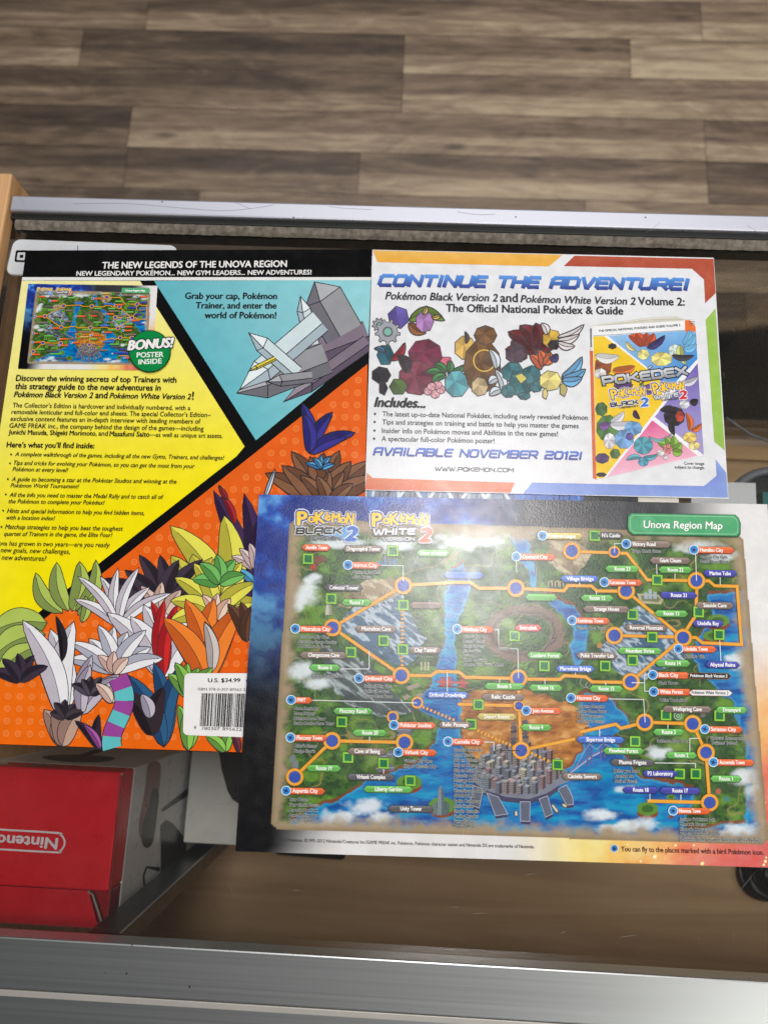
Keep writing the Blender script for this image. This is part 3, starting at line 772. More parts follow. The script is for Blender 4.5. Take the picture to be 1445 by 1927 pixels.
q = Print(PZ, MAT_BOOK, 1)
YC0, YC1, YC2 = (240, 232, 164), (246, 238, 96), (246, 228, 10)
def px2(crop, x, y): return px(crop, x, y)
yl = [px('A', 84, 178), px('A', 530, 178), px('A', 930, 812), px('C', 475, 425), (-66, 1262)]
# the panel is a soft print gradient with some sheen painted in, cream at the head to strong yellow at the foot
def yellow_panel():
    bot = np.array(yl[4]); tl = np.array(yl[0])
    n = 40; m = 16; vs = []; cs = []; tr = []
    for i in range(n + 1):
        yy = 528.7 + (1262 - 528.7) * i / n
        xl = tl[0] + (bot[0] - tl[0]) * i / n
        rx = [(528.7, px('A', 530, 178)[0]), (844.6, px('A', 930, 812)[0]), (1073, px('C', 475, 425)[0]), (1262, -60)]
        xr = float(np.interp(yy, [a for a, _ in rx], [b for _, b in rx]))
        for j in range(m + 1):
            vs.append(un(xl + (xr - xl) * j / m, yy, PZ))
            t = i / n; s = max(0, 1 - ((xl + (xr - xl) * j / m) + 0.45 * (yy - 528)) / 320)
            a = np.array(YC0) * (1 - min(1, t * 1.7)) + np.array(YC2) * min(1, t * 1.7)
            cs.append(lin(a * (1 - .6 * s) + np.array(YC0) * .6 * s))
    for i in range(n):
        for j in range(m):
            k = i * (m + 1) + j; tr += [(k, k + 1, k + m + 2), (k, k + m + 2, k + m + 1)]
    q.add(vs, tr, cs)
yellow_panel()
q.build('yellow_panel', guide)
q = Print(PZ, MAT_BOOK, 1)
q.poly('A', [(583, 178), (1401, 174), (1390, 430), (967, 780)], [(96, 178, 190), (148, 208, 214), (150, 206, 212), (104, 186, 196)])
# a generic cluster of pale crystals stands in for the printed picture
OUT = (44, 44, 50)
def crystal(pr, crop, base, tip, w, cols, sh=0.72):
    b, t = np.array(base, float), np.array(tip, float); d = (t - b) / np.linalg.norm(t - b); n = np.array([-d[1], d[0]]); L = np.linalg.norm(t - b)
    s0, s1, m0, m1 = b + n * w / 2, b - n * w / 2, b + d * L * sh + n * w / 2, b + d * L * sh - n * w / 2
    mid, bm = b + d * L * (sh - .05) - n * w * .12, b - n * w * .12
    pr.poly(crop, [s0, m0, mid, bm], cols[0]); pr.poly(crop, [bm, mid, m1, s1], cols[1]); pr.poly(crop, [m0, t, mid], cols[2]); pr.poly(crop, [mid, t, m1], cols[1])
    for l in ([s0, m0, t, m1, s1], [bm, mid, t], [m0, mid, m1]): pr.strip(crop, l, 3.5, OUT)
Wc = [(206, 220, 222), (166, 182, 190), (226, 236, 236)]; Gc = [(150, 150, 154), (112, 110, 118), (176, 178, 182)]; Mc = [(128, 116, 128), (98, 86, 102), (150, 140, 152)]
crystal(q, 'A', (1388, 376), (1052, 500), 96, Mc); crystal(q, 'A', (1392, 410), (1070, 636), 60, Mc)
crystal(q, 'A', (1300, 380), (1188, 182), 150, Gc); crystal(q, 'A', (1180, 420), (1135, 236), 52, Wc)
crystal(q, 'A', (1235, 470), (895, 602), 118, Gc); crystal(q, 'A', (1210, 330), (905, 590), 92, Wc); crystal(q, 'A', (1120, 530), (940, 374), 62, Wc); crystal(q, 'A', (1180, 540), (1010, 560), 44, Gc)
crystal(q, 'A', (1040, 470), (938, 520), 16, [(232, 214, 70), (214, 190, 50), (240, 226, 110)])
q.text('A', 'Grab your cap, Pokémon', (700, 246), (1046, 247), INK, bold=0.04)
q.text('A', 'Trainer, and enter the', (740, 282), (1044, 283), INK, bold=0.04)
q.text('A', 'world of Pokémon!', (774, 319), (1043, 320), INK, bold=0.04)
q.build('teal_panel', guide)

q = Print(PZ, MAT_BOOK, 1)
OR = (228, 84, 22); OR2 = (240, 134, 66)
q.poly('P', [px('A', 1388, 492), px('A', 1378, 1000), (674.5, 1423), (-81, 1397.5), (-71, 1286), px('C', 490, 480)], [(228, 98, 34), (228, 96, 28), (228, 94, 20), (240, 108, 14), (240, 110, 16), (230, 98, 22)])
# rows of small debossed rings
def in_or(x, y):
    return y > 1092.7 - .7927 * (x - 176) + 16 and x < 686 - .027 * (y - 684) and y < 1398 + .034 * (x + 80) - 10 and x > -70
ux_, uy_ = (22.4, .5), (-1.2, 23.4)
for i in range(-8, 40):
    for j in range(0, 36):
        x = -20 + i * ux_[0] + (j % 2) * 0 + j * uy_[0]; y = 700 + i * ux_[1] + j * uy_[1]
        if in_or(x, y):
            q.step = 3; q.ring('P', (x, y), 5.2, 1.9, OR2, 12); q.ring('P', (x, y), 2.0, 1.1, OR2, 8)
q.build('orange_panel', guide)

# generic collage of leaves, ribbons and folded paper in the colours of the printed picture
q = Print(PZ, MAT_BOOK, 3)
def leaf(crop, a, b, w, col, col2, bend=0.15, rib=True):
    a, b = np.array(a, float), np.array(b, float); d = b - a; L = np.linalg.norm(d); n = np.array([-d[1], d[0]]) / L
    mid = lambda t: a + d * t + n * bend * L * math.sin(math.pi * t)
    ts = np.linspace(0, 1, 12); prof = lambda t: w / 2 * max(0.0, math.sin(math.pi * t ** 0.85)) ** 0.62
    l = [mid(t) + n * prof(t) for t in ts]; r = [mid(t) - n * prof(t) for t in ts]
    q.poly(crop, l + r[-2:0:-1], col); q.poly(crop, [mid(t) for t in ts] + r[-2:0:-1], col2)
    q.strip(crop, l + r[-2:0:-1], 4, OUT, True)
    if rib: q.strip(crop, [mid(t) for t in ts[:-1]], 3, OUT)
LG, LG2 = (176, 196, 92), (128, 146, 76); YG, YG2 = (226, 220, 86), (180, 172, 62); WT, WT2 = (232, 230, 232), (190, 182, 192)
GR, GR2 = (140, 196, 84), (98, 142, 62); DK, DK2 = (44, 36, 44), (28, 24, 30); BLU, BLU2 = (46, 92, 132), (34, 66, 104); PU, PU2 = (152, 70, 150), (116, 50, 118)
TE, TE2 = (96, 190, 192), (70, 150, 156); BRN, BRN2 = (108, 72, 52), (80, 52, 38); OG, OG2 = (238, 130, 48), (196, 92, 34); BE, BE2 = (190, 156, 136), (150, 118, 106)
# left fan of long pale green leaves
for a, b, w, bd in [((250, 700), (-60, 760), 150, .1), ((240, 760), (-50, 900), 150, .12), ((200, 820), (-10, 990), 110, .1), ((330, 650), (190, 440), 90, -.15), ((360, 640), (300, 385), 90, -.1), ((380, 640), (420, 380), 100, .1), ((400, 640), (505, 372), 80, .15), ((410, 660), (500, 560), 60, .1), ((430, 700), (450, 560), 50, .1)]:
    leaf('C', a, b, w, LG, LG2, bd)
def fan(crop, base, L, a0, a1, n, w, col, col2, bend=.08, jit=.12):
    """a tuft of n leaves fanning out from one base, angles in degrees from straight up"""
    for k in range(n):
        t = k / max(1, n - 1); t = t if k % 2 == 0 else 1 - t
        an = math.radians(a0 + (a1 - a0) * t); l = L * (1 + jit * math.sin(7 * k + base[0]))
        leaf(crop, base, (base[0] + l * math.sin(an), base[1] - l * math.cos(an)), w, col, col2, bend * (1 if an < 0 else -1))
YG3 = (206, 196, 70)
fan('C', (1290, 700), 640, -14, 12, 3, 120, (70, 46, 86), (46, 30, 60)); fan('C', (1180, 620), 470, -34, 16, 4, 150, YG, YG2); fan('C', (1040, 640), 330, -26, 14, 3, 120, YG3, YG2)
fan('C', (1230, 190), 200, -24, -18, 1, 40, (176, 42, 50), (120, 26, 36)); fan('C', (1330, 420), 150, -60, -10, 3, 50, (224, 206, 200), (190, 164, 162)); fan('C', (1350, 520), 170, -50, -20, 2, 46, (92, 172, 208), (66, 130, 170))
fan('C', (850, 640), 320, -62, 58, 7, 84, DK, (66, 54, 68)); fan('C', (850, 700), 200, -30, 30, 3, 70, (224, 196, 180), (190, 156, 142))
fan('C', (620, 720), 300, -58, 58, 7, 56, WT, WT2)
fan('C', (850, 990), 400, -40, 38, 7, 120, WT, WT2); fan('C', (862, 980), 360, -10, 10, 3, 70, (206, 44, 42), (160, 30, 34))
fan('C', (600, 960), 250, -74, 74, 9, 80, WT, (170, 170, 184)); fan('C', (600, 970), 130, -40, 40, 3, 60, (230, 200, 186), (196, 160, 148))
fan('C', (1130, 650), 270, -100, 104, 9, 90, YG, YG2); fan('C', (1150, 500), 140, -80, 70, 5, 70, (116, 186, 96), (84, 144, 70)); fan('C', (1140, 690), 150, -30, 30, 3, 60, (236, 206, 184), (204, 164, 142))
fan('C', (1085, 1010), 400, -34, 34, 8, 130, OG, OG2); fan('C', (1290, 800), 200, -26, 10, 3, 70, BRN, BRN2); fan('C', (1110, 960), 300, -8, 8, 2, 70, (208, 198, 192), (170, 158, 156))
fan('C', (860, 1350), 400, -26, 22, 6, 100, BLU, BLU2); fan('C', (800, 1290), 250, -30, 34, 4, 100, (54, 42, 48), (36, 28, 34)); fan('C', (790, 1200), 150, -20, 24, 2, 70, (190, 182, 194), (150, 142, 158))
fan('C', (985, 1090), 180, -40, 40, 5, 70, GR, GR2); fan('C', (985, 1370), 280, -12, 10, 3, 80, GR, GR2); fan('C', (1180, 1375), 120, -50, 50, 4, 60, GR, GR2); fan('C', (1250, 1378), 120, -20, 10, 2, 40, (116, 56, 70), (84, 40, 52))
fan('C', (330, 1200), 520, -22, 14, 6, 130, WT, WT2); fan('C', (430, 1180), 300, 10, 60, 4, 80, WT2, (150, 140, 156)); fan('C', (330, 900), 240, -8, 24, 2, 44, DK, DK2)
fan('C', (110, 1010), 170, -70, 60, 5, 60, (62, 50, 66), (42, 34, 46)); fan('C', (330, 1348), 220, -26, 26, 5, 100, BE, BE2); fan('C', (345, 1200), 90, -70, 70, 5, 50, DK, (70, 58, 66))
fan('C', (520, 1360), 180, -40, 20, 4, 50, (56, 40, 56), (38, 28, 40)); fan('C', (530, 1362), 150, -34, 6, 2, 40, (174, 92, 164), (130, 62, 126)); fan('C', (480, 1080), 110, -60, 60, 5, 50, DK, (80, 72, 84)); fan('C', (590, 1120), 120, -40, 50, 4, 60, (228, 202, 188), (196, 162, 150))
# a drifting striped ribbon
rp = [(620 + 34 * math.sin(5.2 * t), 985 + 372 * t) for t in np.linspace(0, 1, 31)]
for k in range(6):
    q.strip('C', rp[k * 5:k * 5 + 6], 104, OUT); q.strip('C', rp[k * 5:k * 5 + 6], 96, PU if k % 2 == 0 else TE)
# upper right of the panel : brown leaves under an indigo tuft
fan('A', (1220, 1040), 230, -58, 60, 9, 74, BRN, (134, 92, 66), .06); fan('A', (1240, 1040), 150, -40, 44, 5, 50, (140, 98, 70), BRN)
fan('A', (1170, 830), 170, -8, 84, 6, 50, (62, 58, 144), (44, 40, 112)); fan('A', (1215, 890), 60, -70, 70, 5, 22, (92, 166, 212), (60, 120, 170))
leaf('A', (1000, 1004), (1040, 890), 18, WT, (150, 180, 210), 0); leaf('A', (860, 1004), (828, 952), 20, (170, 40, 48), (130, 30, 40), 0)
q.build('collage_picture', guide)

# price and bar code label
q = Print(PZ, MAT_BOOK, 8)
q.poly('C', round_poly([(968, 964), (1330, 964), (1320, 1300), (960, 1286)], 28), (236, 234, 232))
q.text('C', 'U.S. $34.99', (1091, 1011), (1258, 1011), K_, bold=0.035, h=20)
q.text('C', '(CAN $39.99)', (1290, 1011), (1500, 1013), K_, bold=0.035, h=20)
q.text('C', 'ISBN 978-0-307-89562-2', (1038, 1054), (1285, 1057), K_, bold=0.006, h=14)
q.build('price_label', guide)
lab = bpy.data.objects['price_label']
q = Print(PZ, MAT_BOOK, 9)
x = 1058.0
rr = random.Random(3)
while x < 1330:
    wbar = rr.choice([2.4, 2.4, 4.8, 7.2]); hb = 1240 if rr.random() > .12 else 1262
    q.poly('C', [(x, 1068 + (x - 1058) * .01), (x + wbar, 1068 + (x - 1058) * .01), (x + wbar - 10, hb + (x - 1058) * .03), (x - 10, hb + (x - 1058) * .03)], K_)
    x += wbar + rr.choice([2.4, 2.4, 4.8])
q.poly('C', [(1052, 1243), (1270, 1249), (1270, 1268), (1050, 1262)], (236, 234, 232))
q.text('C', '9', (1018, 1258), (1028, 1258), K_, bold=0.01); q.text('C', '780307', (1056, 1259), (1152, 1262), K_, bold=0.01, h=15); q.text('C', '895622', (1166, 1262), (1266, 1265), K_, bold=0.01, h=15)
q.build('bar_code', lab)

# running text of the yellow panel
q = Print(PZ, MAT_BOOK, 5)
def T(s, p0, p1, b=0.0, sh=0.0, c='A'): q.text(c, s, p0, p1, INK, bold=b, shear=sh)
T('Discover the winning secrets of top Trainers with', (63, 556), (667, 563), .028)
T('this strategy guide to the new adventures in', (60, 587), (608, 593), .028)
T('Pokémon Black Version 2', (55, 617), (352, 621), .026, .2); T('and', (362, 621), (407, 622), .026); T('Pokémon White Version 2', (416, 622), (722, 626), .026, .2); T('!', (727, 627), (732, 627), .026)
T('The Collector’s Edition is hardcover and individually numbered, with a', (50, 656), (720, 667), .012)
T('removable lenticular and full-color end sheets. The special Collector’s Edition–', (46, 681), (797, 693), .012)
T('exclusive content features an in-depth interview with leading members of', (42, 707), (758, 718), .012)
T('GAME FREAK inc., the company behind the design of the games—including', (38, 733), (770, 745), .012)
T('Junichi Masuda, Shigeki Morimoto,', (35, 758), (367, 763), .024); T('and', (374, 763), (409, 764), .012); T('Masafumi Saito', (416, 765), (566, 767), .024); T('—as well as unique art assets.', (567, 767), (842, 772), .012)
T('Here’s what you’ll find inside:', (28, 807), (358, 811), .028)
IT = .2
T('A complete walkthrough of the games, including all the new Gyms, Trainers, and challenges!', (60, 840), (848, 854), .012, IT)
T('Tips and tricks for evolving your Pokémon, so you can get the most from your', (54, 873), (736, 886), .012, IT)
T('Pokémon at every level!', (50, 897), (259, 901), .012, IT)
T('A guide to becoming a star at the Pokéstar Studios and winning at the', (47, 935), (668, 944), .012, IT)
T('Pokémon World Tournament!', (43, 958), (300, 962), .012, IT)
T('All the info you need to master the Medal Rally and to catch all of', (54, 42), (857, 54), .012, IT, 'C')
T('the Pokémon to complete your Pokédex!', (48, 76), (549, 84), .012, IT, 'C')
T('Hints and special information to help you find hidden items,', (41, 126), (757, 138), .012, IT, 'C')
T('with a location index!', (37, 161), (290, 165), .012, IT, 'C')
T('Matchup strategies to help you beat the toughest', (30, 210), (645, 220), .012, IT, 'C')
T('quartet of Trainers in the game, the Elite Four!', (25, 246), (590, 253), .012, IT, 'C')
T('Unova has grown in two years—are you ready', (-42, 296), (576, 306), .008, .12, 'C')
T('for new goals, new challenges,', (-43, 331), (369, 341), .008, .12, 'C')
T('and new adventures?', (-48, 369), (245, 378), .008, .12, 'C')
for c, x, y, r in [('A', 45, 834, 3.6), ('A', 41, 868, 3.6), ('A', 33, 927, 3.6), ('A', 25, 985, 3.6), ('C', 21, 115, 5), ('C', 12, 200, 5)]: q.disc(c, (x, y), r, INK, 10)
q.build('body_text', guide)

# ================================================================== SECOND BOOK (under the advert)
b2 = [(690, 480), (1264, 488), (1276, 948), (1290, 1400), (640, 1400)]
B2Z = 0.0195
b2w = [tuple(un(*px('P', *p_), B2Z)) for p_ in [(693, 482), (1262, 489), (1292, 1390), (678, 1380)]]
book2 = thing('softcover_book', 'blue and silver covered book almost hidden beneath the advert and the map', 'book', (*un(980, 900, 0), 0))
prism('page_block', b2w, 0.0002, B2Z - .0005, MAT_PAPER, book2)
c2 = [tuple(un(*p_, B2Z)) for p_ in [(692, 481), (1190, 488), (1205, 1392), (677, 1382)]]
prism('cover', c2, B2Z - .0004, B2Z, MAT_SHEET_MAP, book2)
q = Print(B2Z, MAT_FLYER, 1)
rr = random.Random(5)
q.poly('P', [(690, 880), (1130, 892), (1130, 960), (690, 950)], (118, 128, 146))
q.poly('P', [(960, 890), (1128, 892), (1128, 960), (960, 955)], (58, 104, 186))
for k in range(46):
    x = 692 + k * 9.4 + rr.uniform(-3, 3)
    q.strip('P', [(x, 955), (x + rr.uniform(2, 14), 900)], rr.uniform(1.5, 5), rr.choice([(206, 216, 226), (72, 82, 100), (160, 176, 198), (40, 46, 58), (94, 150, 206)]) if x < 960 else rr.choice([(60, 110, 196), (96, 150, 214), (34, 60, 120)]))
for x in (742, 800, 862, 905): q.strip('P', [(x, 950), (x + 30, 905), (x + 58, 950)], 6, (214, 222, 230))
q.poly('P', [(1098, 900), (1200, 903), (1200, 960), (1098, 958)], (44, 44, 48))
q.build('cover_picture', book2)

# ================================================================== THE ADVERT
AZ = 0.0206
aw = [tuple(un(*px('B', *p_), AZ)) for p_ in [(75, 55), (1256, 83), (1307, 918), (50, 888)]]
advert = thing('advert_card', 'white advert card with bright corner bands headed continue the adventure', 'advert', (*un(1020, 700, 0), 0))
def card(name, outline, z0, z1, mat, col, parent):
    o = prism(name, outline, z0, z1, mat, parent)
    ca = o.data.color_attributes.new('Col', 'FLOAT_COLOR', 'POINT')
    ca.data.foreach_set('color', np.tile((*lin(col), 1), (len(o.data.vertices), 1)).astype(np.float32).ravel())
    return o
card('card', aw, AZ - .0004, AZ, MAT_FLYER, (226, 226, 228), advert)
for pts, c0, c1 in [([(76, 57), (733, 73), (686, 113), (92, 98)], (226, 178, 84), (236, 166, 36)),
                    ([(774, 76), (1255, 87), (1222, 158), (1180, 121), (737, 112)], (176, 76, 42), (172, 66, 42)),
                    ([(1255, 87), (1262, 206), (1226, 241), (1222, 158)], (176, 72, 46), (182, 84, 56)),
                    ([(1262, 258), (1294, 751), (1258, 720), (1228, 298)], (154, 190, 92), (150, 190, 70)),
                    ([(1262, 781), (1299, 828), (1305, 914), (596, 900), (628, 862), (1222, 874), (1266, 838)], (140, 166, 220), (128, 146, 212)),
                    ([(50, 886), (552, 897), (568, 862), (76, 846), (56, 828)], (210, 92, 46), (222, 140, 100)),
                    ]:
    q = Print(AZ, MAT_FLYER, 1)
    q.poly('B', pts, [tuple(np.array(c0) * (1 - i / (len(pts) - 1)) + np.array(c1) * i / (len(pts) - 1)) for i in range(len(pts))])
    q.build('border_band', advert)
DI = (40, 44, 50)
q = Print(AZ, MAT_FLYER, 2)
q.techno('B', 'CONTINUE THE ADVENTURE!', (90, 184), (1180, 199), 50, (84, 148, 226), .28, .28, .34, (40, 48, 132))
q.build('headline', advert)
q = Print(AZ, MAT_FLYER, 2)
q.text('B', 'Pokémon Black Version 2', (120, 227), (508, 235), DI, .03, .2); q.text('B', 'and', (518, 236), (577, 237), DI, .03); q.text('B', 'Pokémon White Version 2', (588, 238), (985, 246), DI, .03, .2); q.text('B', 'Volume 2:', (995, 246), (1155, 249), DI, .03)
q.text('B', 'The Official National Pokédex & Guide', (330, 270), (942, 280), DI, .032)
q.text('B', 'Includes...', (82, 599), (257, 603), (36, 36, 40), .05, .25)
for i, (s, x0, y0, x1, y1) in enumerate([('The latest up-to-date National Pokédex, including newly revealed Pokémon', 110, 632, 820, 645), ('Tips and strategies on training and battle to help you master the games', 109, 660, 788, 674),
                          ('Insider info on Pokémon moves and Abilities in the new games!', 108, 690, 717, 702), ('A spectacular full-color Pokémon poster!', 107, 718, 497, 726)]):
    q.text('B', s, (x0, y0), (x1, y1), DI, .012)
    q.poly('B', [(84 - i - 5, y0 - 8), (84 - i, y0 - 13), (84 - i + 5, y0 - 8), (84 - i, y0 - 3)], DI)
q.text('B', 'Cover image', (1153, 800), (1223, 801), DI, .006); q.text('B', 'subject to change.', (1121, 813), (1224, 815), DI, .006)
q.build('body_text', advert)
q = Print(AZ, MAT_FLYER, 2)
q.techno('B', 'AVAILABLE NOVEMBER 2012!', (76, 769), (805, 785), 32, (80, 120, 208), .22, .22, .30, (62, 66, 150))
q.techno('B', 'WWW.POKEMON.COM', (290, 822), (565, 827), 16, (96, 96, 100), .22, .1, .3)
q.build('release_line', advert)

# generic garden of stones, leaves and petals in place of the printed figures
q = Print(AZ, MAT_FLYER, 2)
OUT = (60, 54, 54)
def gem(crop, c, rx, ry, col, n=7, rot=0.0, out=True):
    pts = [(c[0] + rx * math.cos(rot + 2 * math.pi * i / n), c[1] + ry * math.sin(rot + 2 * math.pi * i / n)) for i in range(n)]
    for i in range(n):
        k = 0.78 + 0.34 * ((i * 5 + int(c[0])) % n) / n
        q.poly(crop, [pts[i], pts[(i + 1) % n], (c[0] - rx * .12, c[1] - ry * .16)], tuple(min(245, v * k) for v in col))
    if out: q.strip(crop, pts, 2.5, OUT, True)
def cog(crop, c, r, col):
    pts = []
    for i in range(9):
        for da, rr_ in ((0, .78), (.12, 1.0), (.38, 1.0), (.5, .78)):
            a = 2 * math.pi * (i + da) / 9; pts.append((c[0] + r * rr_ * math.cos(a), c[1] + r * rr_ * math.sin(a)))
    q.poly(crop, pts, col, 0, OUT, 2.5); q.disc(crop, c, r * .42, (96, 98, 102)); q.disc(crop, c, r * .28, (118, 176, 160))
def leaf2(a, b, w, col, k=.75, bend=.12, crop='B'):
    leaf(crop, a, b, w, col, tuple(v * k for v in col), bend)
_o = OUT
leaf2((200, 300), (325, 300), 46, (108, 140, 48), .8, -.2); leaf2((200, 310), (260, 345), 34, (150, 90, 44)); 
gem('B', (165, 290), 38, 40, (96, 80, 160), 6, .3); gem('B', (255, 305), 32, 38, (176, 128, 186), 7); leaf2((250, 280), (262, 250), 16, (230, 192, 90)); leaf2((280, 290), (312, 282), 16, (230, 192, 90))
cog('B', (98, 316), 24, (150, 152, 160)); cog('B', (128, 340), 44, (156, 158, 166))
gem('B', (120, 420), 30, 38, (44, 96, 112), 6); leaf2((140, 440), (188, 378), 26, (176, 40, 52)); leaf2((120, 410), (82, 398), 18, (70, 120, 160))
gem('B', (258, 420), 60, 56, (122, 44, 72), 8, .2); gem('B', (230, 500), 66, 60, (128, 60, 78), 9); leaf2((200, 480), (165, 420), 40, (60, 44, 52))
leaf2((290, 470), (345, 430), 44, (222, 96, 116)); gem('B', (330, 450), 24, 26, (226, 110, 130), 6)
gem('B', (105, 490), 34, 30, (40, 36, 44), 7); gem('B', (112, 535), 16, 26, (48, 42, 50), 5); gem('B', (165, 530), 32, 30, (86, 110, 58), 6)
for a, b in [((330, 490), (258, 480)), ((330, 490), (280, 515)), ((335, 485), (395, 455)), ((340, 480), (340, 440)), ((330, 480), (290, 450))]: leaf2(a, b, 26, (70, 142, 78))
for c in [(268, 545), (292, 556), (312, 540), (300, 525), (280, 530)]: gem('B', c, 16, 15, (222, 160, 172), 8)
gem('B', (366, 520), 42, 48, (96, 166, 176), 8, .3)
gem('B', (395, 395), 38, 42, (216, 176, 92), 7); leaf2((400, 380), (396, 340), 14, (96, 84, 60))
gem('B', (455, 460), 66, 96, (112, 78, 44), 9, .2); gem('B', (466, 352), 40, 34, (120, 84, 48), 8)
q.ring('B', (462, 440), 37, 7, OUT); q.ring('B', (462, 440), 37, 5, (214, 176, 70))
gem('B', (446, 530), 30, 34, (196, 172, 128), 7)
for a, b, w in [((640, 420), (545, 340), 60), ((650, 400), (585, 318), 60), ((650, 400), (640, 310), 60), ((660, 410), (690, 340), 50), ((610, 430), (536, 400), 50)]: leaf2(a, b, w, (116, 32, 40), .7)
leaf2((590, 440), (556, 372), 40, (86, 62, 76), .8); gem('B', (570, 420), 36, 30, (88, 66, 80), 7)
gem('B', (695, 365), 34, 34, (206, 166, 60), 7); gem('B', (702, 385), 22, 18, (50, 44, 44), 6)
for a, b in [((715, 360), (806, 316)), ((715, 370), (790, 350)), ((715, 378), (775, 390)), ((680, 350), (660, 310))]: leaf2(a, b, 26, (228, 220, 220), .9)
for a, b in [((505, 470), (480, 400)), ((510, 500), (476, 520)), ((520, 540), (480, 560)), ((530, 560), (500, 470))]: leaf2(a, b, 30, (210, 220, 226), .82)
for c, rx, ry in [((560, 480), 40, 36), ((590, 520), 46, 44), ((625, 490), 34, 34), ((545, 545), 26, 24), ((600, 562), 22, 14), ((640, 530), 24, 20)]: gem('B', c, rx, ry, (58, 112, 118), 7, c[0])
q.poly('B', [(568, 492), (592, 484), (610, 502), (588, 520)], (206, 192, 96), 0, OUT, 2)
for a, b in [((660, 470), (620, 420)), ((665, 460), (650, 402)), ((670, 455), (690, 410))]: leaf2(a, b, 34, (226, 104, 50), .8)
leaf2((690, 440), (716, 418), 26, (66, 62, 120)); gem('B', (690, 510), 40, 36, (232, 216, 130), 7); gem('B', (672, 555), 10, 20, (226, 210, 130), 5); gem('B', (735, 540), 14, 26, (226, 210, 130), 5)
for a, b in [((730, 500), (800, 428)), ((730, 505), (812, 470)), ((730, 510), (800, 500))]: leaf2(a, b, 34, (110, 176, 222), .85)
q.build('garden_picture', advert)

# picture of another guide on the advert
def techno_logo(pr, crop, s, p0, p1, h, fill, fill2, out, th=.24, sl=.1, ow=.10): pr.techno(crop, s, p0, p1, h, fill, th, sl, .30, fill2, out, ow)
LY, LB = (248, 204, 50), (58, 76, 150)
def word_logo(pr, crop, letters, halo=None, k=1.0):
    """bouncy outlined lettering: (char, x, baseline y, cap height, tilt) per letter"""
    for pas in (0, 1, 2):
        for ch, x0, x1, yb, hh, tl in letters:
            w_ = x1 - x0; p0 = (x0, yb); p1 = (x1, yb - tl)
            if pas == 0 and halo: pr.text(crop, ch, p0, p1, halo, 0, 0, hh, halo, .16 * k)
            if pas == 1: pr.text(crop, ch, p0, p1, LB, 0, 0, hh, LB, .11 * k)
            if pas == 2: pr.text(crop, ch, p0, p1, LY, .045 * k, 0, hh)
def poke_letters(x, y, w, h, dy=0.0, tilt=0.0):
    """letters of the yellow word, laid out in the box x, y(top) w, h; dy: rise of the whole word over its width"""
    base = [('P', .03, .19, 1.0, .88, .02), ('o', .215, .325, .84, .62, .02), ('K', .345, .505, .93, .78, .04), ('é', .515, .605, .74, .60, .06), ('M', .62, .755, .82, .62, -.02), ('o', .765, .865, .86, .58, -.02), ('N', .87, .99, .97, .80, -.04)]
    return [(c_, x + a * w, x + b * w, y + yb * h - dy * a, hh * h, tl * h + dy * (b - a)) for c_, a, b, yb, hh, tl in base]

q = Print(AZ, MAT_FLYER, 2)
q.poly('K', [(75, 190), (700, 105), (985, 90), (1100, 122), (1212, 128), (1200, 150), (85, 225)], (206, 202, 186)); q.strip('K', [(80, 196), (700, 118), (985, 98)], 6, (228, 226, 214)); q.strip('K', [(80, 204), (700, 130), (1090, 124)], 4, (170, 166, 150))
q.poly('K', [(75, 200), (1212, 130), (1302, 1618), (240, 1858), (124, 1882)], (236, 236, 236))
q.poly('K', [(55, 215), (76, 210), (126, 1882), (88, 1868)], (226, 226, 226)); q.poly('K', [(54, 468), (88, 470), (126, 1882), (88, 1868)], (214, 104, 52))
q.poly('K', [(56, 225), (75, 222), (78, 430), (60, 430)], (120, 118, 116))
q.poly('K', [(90, 312), (206, 306), (850, 800), (850, 1040), (204, 1868), (126, 1872)], (238, 198, 40))
q.poly('K', [(250, 304), (1216, 240), (1234, 560), (884, 930), (800, 750)], [(150, 190, 226), (120, 178, 224), (60, 140, 210), (70, 140, 208), (110, 160, 214)])
q.poly('K', [(1236, 604), (1304, 1616), (765, 1195), (1080, 800)], [(112, 96, 176), (170, 160, 206), (146, 132, 196), (130, 112, 188)])
q.poly('K', [(740, 1232), (1238, 1622), (240, 1856)], [(216, 84, 140), (238, 176, 196), (240, 186, 204)])
q.strip('K', [(90, 305), (1212, 236)], 5, (90, 90, 92)); q.poly('K', [(1095, 135), (1152, 132), (1214, 205), (1216, 258), (1100, 264)], (228, 112, 48)); 
for y in (150, 168, 188): q.strip('K', [(1140, y), (1208, y - 4)], 8, (96, 84, 78))
def kgem(c, rx, ry, col, n=7): gem('K', c, rx, ry, col, n, c[0])
kl = lambda a, b, w, col, k=.75, bend=.12: leaf2(a, b, w, col, k, bend, 'K')
kgem((200, 640), 96, 120, (150, 80, 44), 8); kl((110, 520), (380, 530), 110, (226, 224, 220), .85); kl((300, 690), (550, 640), 120, (222, 118, 52)); kgem((170, 720), 70, 60, (220, 216, 214), 7); kgem((300, 420), 50, 34, (60, 56, 54), 6)
for a, b in [((640, 420), (480, 300)), ((640, 420), (560, 275)), ((650, 420), (680, 270)), ((660, 420), (760, 280))]: kl(a, b, 110, (214, 88, 48))
for a, b in [((690, 420), (880, 300)), ((680, 440), (830, 340))]: kl(a, b, 80, (66, 60, 118))
kl((450, 370), (560, 470), 50, (240, 226, 150)); kgem((640, 510), 70, 60, (240, 228, 148), 7); kgem((840, 560), 120, 80, (236, 224, 132), 8); kgem((980, 470), 66, 74, (214, 226, 216), 9); kl((1040, 400), (1110, 620), 90, (206, 214, 130))
for a, b in [((1080, 400), (1150, 240)), ((1090, 440), (1210, 290)), ((1080, 460), (1226, 400))]: kl(a, b, 80, (120, 190, 232), .9)
kl((950, 520), (1200, 520), 70, (74, 70, 78))
